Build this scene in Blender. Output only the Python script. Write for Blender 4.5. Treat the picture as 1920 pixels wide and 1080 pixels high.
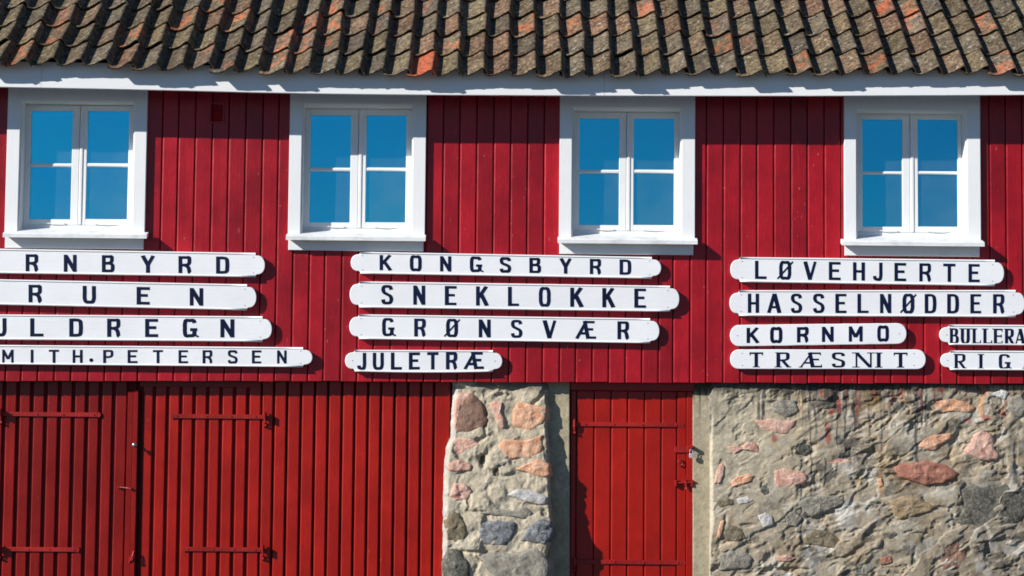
import bpy, math, random
import numpy as np
from mathutils import Vector, Matrix, noise

random.seed(7); rng = np.random.default_rng(11)
for o in list(bpy.data.objects): bpy.data.objects.remove(o)
SC = bpy.context.scene
COL = SC.collection

# ------------------------------------------------------------------ camera
F = 3733.0; DIST = 17.92; CAMZ = 1.6
ROT = Matrix.Rotation(math.radians(94.0), 3, 'X') @ Matrix.Rotation(0.0092, 3, 'Z')
cam_data = bpy.data.cameras.new('camera'); cam = bpy.data.objects.new('camera', cam_data); COL.objects.link(cam)
cam_data.sensor_width = 36; cam_data.lens = 36 * F / 1920
cam_data.clip_start = 0.1; cam_data.clip_end = 3000
cam.matrix_world = Matrix.Translation((0, -DIST, CAMZ)) @ ROT.to_4x4()
SC.camera = cam
# ------------------------------------------------------------------ sky, sun, exposure
LIGHT = Vector((1.75, 1.0, -1.0)).normalized()
SUN_EL = math.asin(-LIGHT.z); SUN_AZ = math.atan2(-LIGHT.x, -LIGHT.y)
world = bpy.data.worlds.new('World'); SC.world = world; world.use_nodes = True
wn = world.node_tree; sky = wn.nodes.new('ShaderNodeTexSky'); sky.sky_type = 'NISHITA'; sky.sun_disc = False
sky.sun_elevation = SUN_EL; sky.sun_rotation = SUN_AZ; sky.air_density = 1.0; sky.dust_density = 0.0; sky.ozone_density = 8.0
bg = wn.nodes['Background']; bg.inputs['Strength'].default_value = 0.072
wn.links.new(sky.outputs[0], bg.inputs['Color'])
sd = bpy.data.lights.new('sun', 'SUN'); sd.energy = 5.0; sd.angle = math.radians(0.5); sd.color = (1.0, 0.97, 0.92)
sun = bpy.data.objects.new('sun', sd); COL.objects.link(sun)
sun.rotation_euler = LIGHT.to_track_quat('-Z', 'Y').to_euler(); sun.location = (-20, -20, 20)
SC.view_settings.view_transform = 'Standard'; SC.view_settings.look = 'None'
SC.view_settings.gamma = 1; SC.view_settings.use_curve_mapping = False
SC.view_settings.exposure = 0.39
SC.render.engine = 'CYCLES'; SC.cycles.filter_width = 1.7

# ------------------------------------------------------------------ tracing: a photo point put on the plane y = Y
def P(px, py, Y=0.0):
    d = ROT @ Vector(((px - 960) / F, -(py - 540) / F, -1.0))
    k = (Y + DIST) / d.y
    return Vector((d.x * k, Y, CAMZ + d.z * k))
RN = np.array(ROT)
def PA(px, py, Y):
    a = (px - 960) / F; b = -(py - 540) / F
    d = [RN[i, 0] * a + RN[i, 1] * b - RN[i, 2] for i in range(3)]
    k = (Y + DIST) / d[1]
    return np.stack([d[0] * k, Y + 0 * d[0], CAMZ + d[2] * k], -1)
def X(px, py, Y=0.0): return P(px, py, Y).x
def Z(px, py, Y=0.0): return P(px, py, Y).z

# ------------------------------------------------------------------ materials
def nt(name):
    m = bpy.data.materials.new(name); m.use_nodes = True
    t = m.node_tree; b = t.nodes['Principled BSDF']
    return m, t, b
def N(t, kind, **kw):
    n = t.nodes.new(kind)
    for k, v in kw.items():
        if k.startswith('i_'): n.inputs[k[2:].replace('_', ' ')].default_value = v
        else: setattr(n, k, v)
    return n
def coords(t, scale=(1, 1, 1), rand=0.0):
    tc = N(t, 'ShaderNodeTexCoord'); mp = N(t, 'ShaderNodeMapping'); mp.inputs['Scale'].default_value = scale
    src = tc.outputs['Object']
    if rand:
        oi = N(t, 'ShaderNodeObjectInfo'); ml = N(t, 'ShaderNodeMath', operation='MULTIPLY'); ml.inputs[1].default_value = rand
        t.links.new(oi.outputs['Random'], ml.inputs[0])
        ad = N(t, 'ShaderNodeVectorMath', operation='ADD'); t.links.new(src, ad.inputs[0]); t.links.new(ml.outputs[0], ad.inputs[1]); src = ad.outputs[0]
    t.links.new(src, mp.inputs['Vector'])
    return mp.outputs['Vector']
def tex(t, vec, scale, detail=4, rough=0.55, dist=0.0):
    n = N(t, 'ShaderNodeTexNoise'); n.inputs['Scale'].default_value = scale; n.inputs['Detail'].default_value = detail
    n.inputs['Roughness'].default_value = rough; n.inputs['Distortion'].default_value = dist
    t.links.new(vec, n.inputs['Vector']); return n.outputs['Fac']
def ramp(t, fac, stops):
    r = N(t, 'ShaderNodeValToRGB'); e = r.color_ramp.elements
    while len(e) < len(stops): e.new(0.5)
    for el, (p, c) in zip(e, stops):
        el.position = p; el.color = (c if len(c) == 4 else (*c, 1)) if not isinstance(c, (int, float)) else (c, c, c, 1)
    t.links.new(fac, r.inputs['Fac']); return r.outputs['Color']
def mix(t, fac, a, b, mode='MIX'):
    m = N(t, 'ShaderNodeMix', data_type='RGBA', blend_type=mode); m.clamp_result = False
    for s, i in ((fac, 0), (a, 6), (b, 7)):
        if hasattr(s, 'is_linked') or hasattr(s, 'links'): t.links.new(s, m.inputs[i])
        elif i == 0: m.inputs[0].default_value = s
        else: m.inputs[i].default_value = (*s, 1) if len(s) == 3 else s
    return m.outputs[2]
def bump(t, b, h, strength, dist=0.01, prev=None):
    n = N(t, 'ShaderNodeBump'); n.inputs['Strength'].default_value = strength; n.inputs['Distance'].default_value = dist
    t.links.new(h, n.inputs['Height'])
    if prev is not None: t.links.new(prev, n.inputs['Normal'])
    t.links.new(n.outputs[0], b.inputs['Normal']); return n.outputs[0]

def painted_wood(name, base, rough=0.45, dark=0.75, chips=(0.55, 0.35, 0.3), chip_amt=0.0, grain=0.5, dirt=None, rand=9.0, tone=0.12, horiz=False, spec=0.33):
    m, t, b = nt(name)
    sc = (0.6, 6, 6) if horiz else (6, 6, 0.6)
    v = coords(t, sc, rand); v1 = coords(t, (1, 1, 1), rand)
    g = tex(t, v, 14, 6, 0.6, 0.3); big = tex(t, v1, 2.2, 4, 0.6)
    c = mix(t, ramp(t, big, [(0.3, 0), (0.75, 1)]), tuple(x * dark for x in base), tuple(min(1, x * (2 - dark) ** 0.5) for x in base))
    c = mix(t, ramp(t, g, [(0.35, 0.35), (0.5, 0.0)]), c, tuple(x * (dark * 0.8 if dark < .9 else .93) for x in base))
    oi = N(t, 'ShaderNodeObjectInfo')
    rr = N(t, 'ShaderNodeMapRange'); rr.inputs[3].default_value = 1 - tone; rr.inputs[4].default_value = 1 + tone
    t.links.new(oi.outputs['Random'], rr.inputs[0])
    vm = N(t, 'ShaderNodeVectorMath', operation='SCALE'); t.links.new(c, vm.inputs[0]); t.links.new(rr.outputs[0], vm.inputs['Scale']); c = vm.outputs[0]
    if dirt:
        d = tex(t, coords(t, (1, 1, 1), rand), 5, 8, 0.7)
        c = mix(t, ramp(t, d, [(0.5, 0.0), (0.72, 0.55)]), c, dirt)
    if chip_amt:
        cv = tex(t, coords(t, (1, 1, 0.35) if not horiz else (.35, 1, 1), rand), 55, 3, 0.6)
        c = mix(t, ramp(t, cv, [(0.74 - chip_amt, 0.0), (0.77 - chip_amt, 0.8)]), c, chips)
    t.links.new(c, b.inputs['Base Color']); b.inputs['Specular IOR Level'].default_value = spec
    rg = ramp(t, big, [(0.2, rough - 0.04), (0.8, rough + 0.08)]); t.links.new(rg, b.inputs['Roughness'])
    p = bump(t, b, g, grain, 0.004)
    bump(t, b, tex(t, v1, 9, 5, 0.6), grain * 0.5, 0.006, p)
    return m

RED_UP = painted_wood('red_paint_upper', (0.355, 0.007, 0.0145), 0.31, 0.62, (0.52, 0.16, 0.15), 0.035, 0.6, tone=0.18)
RED_LOW = painted_wood('red_paint_lower', (0.345, 0.0088, 0.0035), 0.31, 0.72, (0.46, 0.1, 0.07), 0.015, 0.5, tone=0.10)
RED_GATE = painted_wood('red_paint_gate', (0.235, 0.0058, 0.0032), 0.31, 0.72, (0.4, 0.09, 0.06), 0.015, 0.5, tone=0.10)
RED_IRON = painted_wood('red_painted_iron', (0.32, 0.012, 0.009), 0.38, 0.6, (0.10, 0.03, 0.02), 0.06, 0.9)
RED_BACK = painted_wood('red_backing', (0.16, 0.006, 0.006), 0.7, 0.6)
WHITE = painted_wood('white_paint', (0.80, 0.80, 0.79), 0.45, 0.965, (0.45, 0.45, 0.42), 0.010, 0.25, tone=0.02)
WHITE_H = painted_wood('white_paint_horizontal', (0.80, 0.80, 0.79), 0.45, 0.965, (0.4, 0.4, 0.38), 0.015, 0.25, tone=0.02, horiz=True)
WHITE_SILL = painted_wood('weathered_white_sill', (0.78, 0.78, 0.77), 0.55, 0.9, (0.2, 0.2, 0.19), 0.05, 0.8, dirt=(0.33, 0.34, 0.33), tone=0.03, horiz=True)
WHITE_SIGN = painted_wood('white_sign_paint', (0.80, 0.80, 0.80), 0.5, 0.94, (0.5, 0.5, 0.5), 0.012, 0.38, tone=0.02, horiz=True)
NAVY = painted_wood('navy_letter_paint', (0.004, 0.010, 0.040), 0.5, 0.7, (0.05, 0.07, 0.13), 0.01, 0.2, horiz=True, spec=0.15)
def plain(name, col, rough=0.5, metal=0.0, var=0.3, scale=25):
    m, t, b = nt(name); v = coords(t, (1, 1, 1), 5.0)
    c = mix(t, tex(t, v, scale, 5), tuple(x * (1 - var) for x in col), tuple(min(1, x * (1 + var)) for x in col))
    t.links.new(c, b.inputs['Base Color']); b.inputs['Roughness'].default_value = rough; b.inputs['Metallic'].default_value = metal
    return m
NAIL = plain('nail_iron', (0.06, 0.05, 0.045), 0.6, 0.5)
STEEL = plain('galvanised_steel', (0.55, 0.52, 0.53), 0.35, 0.8)
BRASS = plain('dull_lock_metal', (0.5, 0.42, 0.45), 0.4, 0.3)
DARKROOM = plain('dark_interior', (0.02, 0.02, 0.02), 0.9)
GRIME = plain('old_iron_hinge', (0.25, 0.25, 0.25), 0.6, 0.2)

# glass covered with a blue reflecting film, dusty
def film():
    m, t, b = nt('blue_reflecting_glass')
    b.inputs['Base Color'].default_value = (0.025, 0.47, 0.61, 1); b.inputs['Metallic'].default_value = 1.0; b.inputs['Roughness'].default_value = 0.10
    v = coords(t, (1, 1, 1), 3.0)
    d = N(t, 'ShaderNodeBsdfDiffuse'); d.inputs['Color'].default_value = (0.40, 0.45, 0.48, 1)
    ms = N(t, 'ShaderNodeMixShader'); f = ramp(t, tex(t, v, 3, 6, 0.65), [(0.3, 0.02), (0.8, 0.10)])
    t.links.new(f, ms.inputs[0]); t.links.new(b.outputs[0], ms.inputs[1]); t.links.new(d.outputs[0], ms.inputs[2])
    t.links.new(ms.outputs[0], t.nodes['Material Output'].inputs['Surface'])
    bump(t, b, tex(t, v, 1.3, 2), 0.05, 0.01)
    return m
GLASS = film()

def tile_mat(name, a, bcol, orange, lo, hi, lich=0.5):
    m, t, b = nt(name); v = coords(t, (1, 1, 1), 40.0)
    big = tex(t, v, 9, 5, 0.6); c = mix(t, ramp(t, big, [(0.35, 0), (0.65, 1)]), a, bcol)
    om = tex(t, v, 6, 7, 0.68, 0.4)
    c = mix(t, ramp(t, om, [(lo, 0), (hi, 1)]), c, orange)
    sp = tex(t, v, 26, 6, 0.72)
    c = mix(t, ramp(t, sp, [(0.50, 0), (0.62, 0.85 * lich)]), c, (0.27, 0.225, 0.13))
    sp2 = tex(t, v, 15, 7, 0.75, 0.5)
    c = mix(t, ramp(t, sp2, [(0.57, 0), (0.66, 0.9 * lich)]), c, (0.40, 0.38, 0.32))
    sp3 = tex(t, v, 34, 5, 0.7)
    c = mix(t, ramp(t, sp3, [(0.36, 0.95), (0.48, 0)]), c, (0.018, 0.016, 0.014))
    oi = N(t, 'ShaderNodeObjectInfo'); rr = N(t, 'ShaderNodeMapRange'); rr.inputs[3].default_value = 0.66; rr.inputs[4].default_value = 1.12
    t.links.new(oi.outputs['Random'], rr.inputs[0])
    fr_ = N(t, 'ShaderNodeMath', operation='MULTIPLY'); fr_.inputs[1].default_value = 7.31; t.links.new(oi.outputs['Random'], fr_.inputs[0])
    f2_ = N(t, 'ShaderNodeMath', operation='FRACT'); t.links.new(fr_.outputs[0], f2_.inputs[0])
    tint = ramp(t, f2_.outputs[0], [(0.0, (0.80, 0.86, 0.92)), (0.3, (0.98, 0.95, 0.9)), (0.6, (1.0, 1.0, 0.78)), (0.85, (1.18, 0.92, 0.82)), (1.0, (1.3, 0.85, 0.72))])
    c = mix(t, 0.6, c, tint, 'MULTIPLY')
    vm = N(t, 'ShaderNodeVectorMath', operation='SCALE'); t.links.new(c, vm.inputs[0]); t.links.new(rr.outputs[0], vm.inputs['Scale'])
    t.links.new(vm.outputs[0], b.inputs['Base Color']); b.inputs['Roughness'].default_value = 0.9; b.inputs['Specular IOR Level'].default_value = 0.2
    p = bump(t, b, sp, 0.7, 0.006); bump(t, b, sp2, 0.5, 0.008, p)
    return m
TILE = tile_mat('aged_clay_tile', (0.066, 0.047, 0.033), (0.165, 0.122, 0.082), (0.27, 0.105, 0.06), 0.62, 0.72, 1.0)
TILE_MIX = tile_mat('worn_orange_clay_tile', (0.085, 0.062, 0.046), (0.16, 0.12, 0.085), (0.40, 0.12, 0.06), 0.49, 0.59, 1.0)
TILE_NEW = tile_mat('clean_orange_clay_tile', (0.42, 0.10, 0.05), (0.48, 0.13, 0.07), (0.45, 0.12, 0.06), 0.3, 0.4, 0.25)

def stone_mat(name, a, b2, c3, rough=0.85, scale=18, bstr=0.9):
    m, t, b = nt(name); v = coords(t)
    n1 = tex(t, v, scale * 0.5, 6, 0.65, 0.6); n2 = tex(t, v, scale * 2.2, 6, 0.7)
    c = mix(t, ramp(t, n1, [(0.38, 0), (0.6, 1)]), a, b2); c = mix(t, ramp(t, n2, [(0.5, 0), (0.66, 0.85)]), c, c3)
    dk = tex(t, v, scale * 1.3, 5, 0.75, 0.5)
    c = mix(t, ramp(t, dk, [(0.32, 0.6), (0.42, 0)]), c, tuple(x * 0.35 for x in a))
    t.links.new(c, b.inputs['Base Color']); b.inputs['Roughness'].default_value = rough; b.inputs['Specular IOR Level'].default_value = 0.25
    p = bump(t, b, n2, bstr, 0.01); bump(t, b, n1, bstr, 0.02, p)
    return m
ST = {
 'pink': stone_mat('pink_granite', (0.52, 0.26, 0.19), (0.61, 0.38, 0.29), (0.70, 0.55, 0.46)),
 'orange': stone_mat('orange_granite', (0.56, 0.26, 0.14), (0.66, 0.38, 0.24), (0.72, 0.54, 0.40)),
 'brown': stone_mat('brown_stone', (0.20, 0.115, 0.08), (0.27, 0.16, 0.11), (0.32, 0.22, 0.16)),
 'redbrown': stone_mat('red_brown_stone', (0.32, 0.12, 0.08), (0.38, 0.17, 0.115), (0.45, 0.26, 0.2)),
 'grey': stone_mat('grey_stone', (0.20, 0.18, 0.145), (0.30, 0.27, 0.215), (0.43, 0.395, 0.33)),
 'blue': stone_mat('blue_grey_stone', (0.10, 0.105, 0.112), (0.20, 0.20, 0.205), (0.42, 0.42, 0.41)),
 'dark': stone_mat('dark_green_stone', (0.06, 0.056, 0.044), (0.13, 0.122, 0.098), (0.27, 0.25, 0.205)),
 'white': stone_mat('white_quartz', (0.42, 0.40, 0.37), (0.58, 0.55, 0.52), (0.7, 0.69, 0.67)),
 'ochre': stone_mat('ochre_stone', (0.27, 0.19, 0.10), (0.34, 0.25, 0.15), (0.42, 0.34, 0.24)),
 'olive': stone_mat('olive_brown_stone', (0.13, 0.105, 0.065), (0.20, 0.16, 0.10), (0.32, 0.28, 0.2)),
}
def mortar_mat(name):
    m, t, b = nt(name); v = coords(t)
    at = N(t, 'ShaderNodeVertexColor', layer_name='albedo')
    n1 = tex(t, v, 22, 8, 0.7, 0.3); n2 = tex(t, v, 90, 5, 0.7); n3 = tex(t, v, 5, 6, 0.6)
    c = mix(t, 1.0, at.outputs['Color'], ramp(t, n1, [(0.3, 0.72), (0.7, 1.22)]), 'MULTIPLY')
    c = mix(t, 1.0, c, ramp(t, n2, [(0.3, 0.82), (0.7, 1.15)]), 'MULTIPLY')
    c = mix(t, 1.0, c, ramp(t, n3, [(0.35, (0.88, 0.86, 0.84)), (0.7, (1.1, 1.08, 1.04))]), 'MULTIPLY')
    t.links.new(c, b.inputs['Base Color']); b.inputs['Roughness'].default_value = 0.92; b.inputs['Specular IOR Level'].default_value = 0.2
    p = bump(t, b, n1, 0.45, 0.010); bump(t, b, n2, 0.4, 0.003, p)
    return m
MORTAR = mortar_mat('lime_mortar')

# ------------------------------------------------------------------ object helpers
def mesh_obj(name, verts, faces, mat, parent=None, smooth=False, origin=None):
    me = bpy.data.meshes.new(name)
    if origin is not None: verts = [Vector(v) - origin for v in verts]
    me.from_pydata([tuple(v) for v in verts], [], faces); me.materials.append(mat)
    if smooth: me.polygons.foreach_set('use_smooth', [True] * len(me.polygons))
    me.update()
    ob = bpy.data.objects.new(name, me); COL.objects.link(ob)
    if parent is not None: ob.parent = parent
    return ob
def empty(name, loc=(0, 0, 0)):
    o = bpy.data.objects.new(name, None); o.location = loc; o.empty_display_size = 0.3; COL.objects.link(o); return o
def tag(o, label=None, cat=None, group=None, kind=None):
    if label: o['label'] = label
    if cat: o['category'] = cat
    if group: o['group'] = group
    if kind: o['kind'] = kind
    return o
class MB:
    def __init__(s): s.v = []; s.f = []
    def add(s, vs, fs):
        k = len(s.v); s.v += [Vector(p) for p in vs]; s.f += [tuple(i + k for i in f) for f in fs]
    def box(s, x0, x1, y0, y1, z0, z1, c=0.0):
        if c <= 0:
            s.add([(x0,y0,z0),(x1,y0,z0),(x1,y1,z0),(x0,y1,z0),(x0,y0,z1),(x1,y0,z1),(x1,y1,z1),(x0,y1,z1)],
                  [(0,3,2,1),(4,5,6,7),(0,1,5,4),(1,2,6,5),(2,3,7,6),(3,0,4,7)]); return
        # front (low y) edges chamfered by c
        s.add([(x0,y1,z0),(x1,y1,z0),(x1,y1,z1),(x0,y1,z1), (x0,y0+c,z0),(x1,y0+c,z0),(x1,y0+c,z1),(x0,y0+c,z1),
               (x0+c,y0,z0+c),(x1-c,y0,z0+c),(x1-c,y0,z1-c),(x0+c,y0,z1-c)],
              [(3,2,1,0),(0,1,5,4),(1,2,6,5),(2,3,7,6),(3,0,4,7),(4,5,9,8),(5,6,10,9),(6,7,11,10),(7,4,8,11),(8,9,10,11)])
    def tube(s, a, b, r, n=10, r2=None, cap=True):
        a = Vector(a); b = Vector(b); r2 = r if r2 is None else r2
        q = (b - a).to_track_quat('Z', 'Y'); vs = []
        for p, rr in ((a, r), (b, r2)):
            for i in range(n): vs.append(p + q @ Vector((rr * math.cos(2*math.pi*i/n), rr * math.sin(2*math.pi*i/n), 0)))
        fs = [(i, (i+1) % n, n + (i+1) % n, n + i) for i in range(n)]
        if cap: fs += [tuple(range(n-1, -1, -1)), tuple(range(n, 2*n))]
        s.add(vs, fs)
    def path(s, pts, r, n=8):
        for a, b in zip(pts, pts[1:]): s.tube(a, b, r, n)
    def build(s, name, mat, parent=None, smooth=False, origin=None): return mesh_obj(name, s.v, s.f, mat, parent, smooth, origin)

def board(name, x0, x1, z0, z1, Yf, th, ch, mat, parent, jit=0.0, cutz=None, cutx=None):
    """vertical plank; rounded front edges; cutz/cutx: above cutz only the x-range cutx remains"""
    y0 = Yf + random.uniform(-jit, jit); mb = MB()
    def prism(a, b, za, zb):
        c = min(ch, (b - a) * 0.3); cw = random.uniform(-1, 1) * jit * 0.6
        pr = [(a, y0+th), (a, y0+c*1.0), (a+c*.4, y0+c*.36), (a+c*1.3, y0), ((a+b)/2, y0+cw), (b-c, y0), (b-c*0.3, y0+c*0.3), (b, y0+c), (b, y0+th)]
        n = len(pr)
        mb.add([(x, y, za) for x, y in pr] + [(x, y, zb) for x, y in pr],
               [(i, i+1, n+i+1, n+i) for i in range(n-1)] + [(n-1, 0, n, 2*n-1)] + [tuple(range(n-1, -1, -1)), tuple(range(n, 2*n))])
    if cutz is None: prism(x0, x1, z0, z1)
    else:
        prism(x0, x1, z0, cutz)
        if cutx: prism(cutx[0], cutx[1], cutz, z1)
    return mb.build(name, mat, parent)

def lerp_tab(tab, x):
    xs = [a for a, _ in tab]; ys = [b for _, b in tab]
    if x <= xs[0]: return ys[0] + (x - xs[0]) * (ys[1]-ys[0])/(xs[1]-xs[0])
    if x >= xs[-1]: return ys[-1] + (x - xs[-1]) * (ys[-1]-ys[-2])/(xs[-1]-xs[-2])
    return float(np.interp(x, xs, ys))

# ------------------------------------------------------------------ ground
gm, gt, gb = nt('quay_asphalt'); gv = coords(gt)
gc = mix(gt, tex(gt, gv, 1.5, 8, 0.7), (0.045, 0.047, 0.048), (0.075, 0.077, 0.078)); gt.links.new(gc, gb.inputs['Base Color']); gb.inputs['Roughness'].default_value = 0.95
bump(gt, gb, tex(gt, gv, 60, 4), 0.5, 0.01)
g = mesh_obj('ground', [(-900,-900,0),(900,-900,0),(900,900,0),(-900,900,0)], [(0,1,2,3)], gm); tag(g, kind='structure')

# ------------------------------------------------------------------ the building
B = empty('warehouse_building'); tag(B, 'red wooden warehouse with white windows, clay tile roof and rubble stone ground floor', 'building')
XL, XR = -6.4, 6.4
ZTOP = 4.75
FASC_Y = -0.38
YLOW = 0.13                                     # front of the gate planks
bot_tab = [(-300, 713.5), (0, 714), (640, 714.5), (1280, 717), (1920, 719.5), (2200, 721)]
def zbot(px): return Z(px, lerp_tab(bot_tab, px), 0.0)
def px_of_x(x): return 960 + x / 0.0048

# windows, traced: outer casing L/R, inner L/R, head bottom, glass xs (4), glass ys (4), sill x0 x1, sill front top/bottom, apron bottom
WIN = [
 dict(L=12, R=274, iL=36, iR=251, head=190, gx=(56, 134, 162, 240), gy=(208, 306, 313, 411), sx=(5, 275), sy=(438, 446), ap=466),
 dict(L=542, R=798, iL=565, iR=774, head=196, gx=(581, 657, 686, 761), gy=(216, 314, 321, 417), sx=(536, 798), sy=(443, 451), ap=470),
 dict(L=1049, R=1303, iL=1072, iR=1278, head=202, gx=(1086, 1161, 1188, 1264), gy=(222, 318, 325, 422), sx=(1046, 1308), sy=(449, 457), ap=477),
 dict(L=1583, R=1838, iL=1605, iR=1813, head=207, gx=(1617, 1692, 1721, 1796), gy=(224, 321, 327, 425), sx=(1579, 1846), sy=(453, 461), ap=480),
]
for w in WIN:
    cy = 320
    w['X'] = {k: X(w[k], cy, -0.03) for k in ('L', 'R', 'iL', 'iR')}
    mx = (w['L'] + w['R']) / 2
    w['zh'] = Z(mx, w['head'], -0.03); w['zs'] = Z(mx, w['sy'][0], -0.13); w['zs2'] = Z(mx, w['sy'][1], -0.13); w['za'] = Z(mx, w['ap'], -0.035)
    w['open'] = (w['X']['iL'] - 0.004, w['X']['iR'] + 0.004)

# upper wall: backing sheet, then planks one by one
wb = MB(); bk = 0.03
edges = [XL] + [e for w in WIN for e in w['open']] + [XR]
zb0 = zbot(960)
for i in range(0, len(edges), 2): wb.box(edges[i], edges[i+1], bk, 0.32, zb0 + 0.03, ZTOP)
for w in WIN:
    wb.box(w['open'][0], w['open'][1], bk, 0.32, zb0 + 0.03, w['zs'] - 0.02)
    wb.box(w['open'][0], w['open'][1], bk, 0.32, w['zh'] + 0.02, ZTOP)
    wb.box(w['open'][0], w['open'][1], 0.55, 0.57, w['zs'] - 0.02, w['zh'] + 0.02)
wall = wb.build('upper_wall', RED_BACK, B)
board_edges = []
# traced plank joints (photo x at mid height), regular 31.3 px pitch between
traced = [-334 + 31.4 * i for i in range(0, 11)]
traced += [14, 43, 74, 105, 136, 168, 199, 230, 261]
traced += [298, 328, 360, 392, 423, 455, 487, 517]
traced += [548, 579, 608, 640, 671, 701, 733, 765, 796]
traced += [828, 859, 891, 923, 955, 987, 1018, 1050]
traced += [1080, 1111, 1142, 1173, 1204, 1235, 1262, 1294]
traced += [1324, 1356, 1388, 1419, 1451, 1483, 1514, 1546, 1577]
traced += [1608, 1639, 1670, 1701, 1732, 1763, 1794, 1825, 1857, 1888, 1919] + [1919 + 31.4 * i for i in range(1, 11)]
traced = sorted(traced)
for a, b in zip(traced, traced[1:]):
    x0 = X(a, 560) + 0.0032; x1 = X(b, 560) - 0.0032
    zb_ = zbot((a + b) / 2) + random.uniform(-0.004, 0.004)
    cutz = cutx = None; drop = False
    for w in WIN:
        o0, o1 = w['open']
        if x1 > o0 and x0 < o1:
            cutz = w['zs'] - 0.03
            if x0 < o0 - 0.01: cutx = (x0, o0)
            elif x1 > o1 + 0.01: cutx = (o1, x1)
    board('plank', x0, x1, zb_, ZTOP, 0.0, 0.026, 0.010, RED_UP, wall, 0.0018, cutz, cutx)
# small louvred vent high between first two windows
vb = MB(); vx0, vx1 = X(393, 210), X(421, 210); vz0, vz1 = Z(400, 231), Z(400, 193)
vb.box(vx0, vx0+.012, -.014, -.002, vz0, vz1); vb.box(vx1-.012, vx1, -.014, -.002, vz0, vz1)
vb.box(vx0+.012, vx1-.012, -.014, -.002, vz0, vz0+.012); vb.box(vx0+.012, vx1-.012, -.014, -.002, vz1-.012, vz1)
vent = vb.build('vent_grille', RED_UP, B)
for i in range(8):
    z = vz0 + .02 + i * .019; s = MB()
    s.add([(vx0+.012,-.012,z),(vx1-.012,-.012,z),(vx1-.012,-.004,z+.012),(vx0+.012,-.004,z+.012),(vx0+.012,-.009,z-.002),(vx1-.012,-.009,z-.002),(vx1-.012,-.002,z+.010),(vx0+.012,-.002,z+.010)],
          [(0,1,2,3),(7,6,5,4),(0,4,5,1),(2,6,7,3),(1,5,6,2),(0,3,7,4)]); s.build('slat', RED_UP, vent)
# beam under the overhang
bb = MB(); bb.box(XL, XR, 0.035, 0.5, zb0 + 0.012, zb0 + 0.03); bb.build('overhang_soffit', RED_BACK, B)

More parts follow.
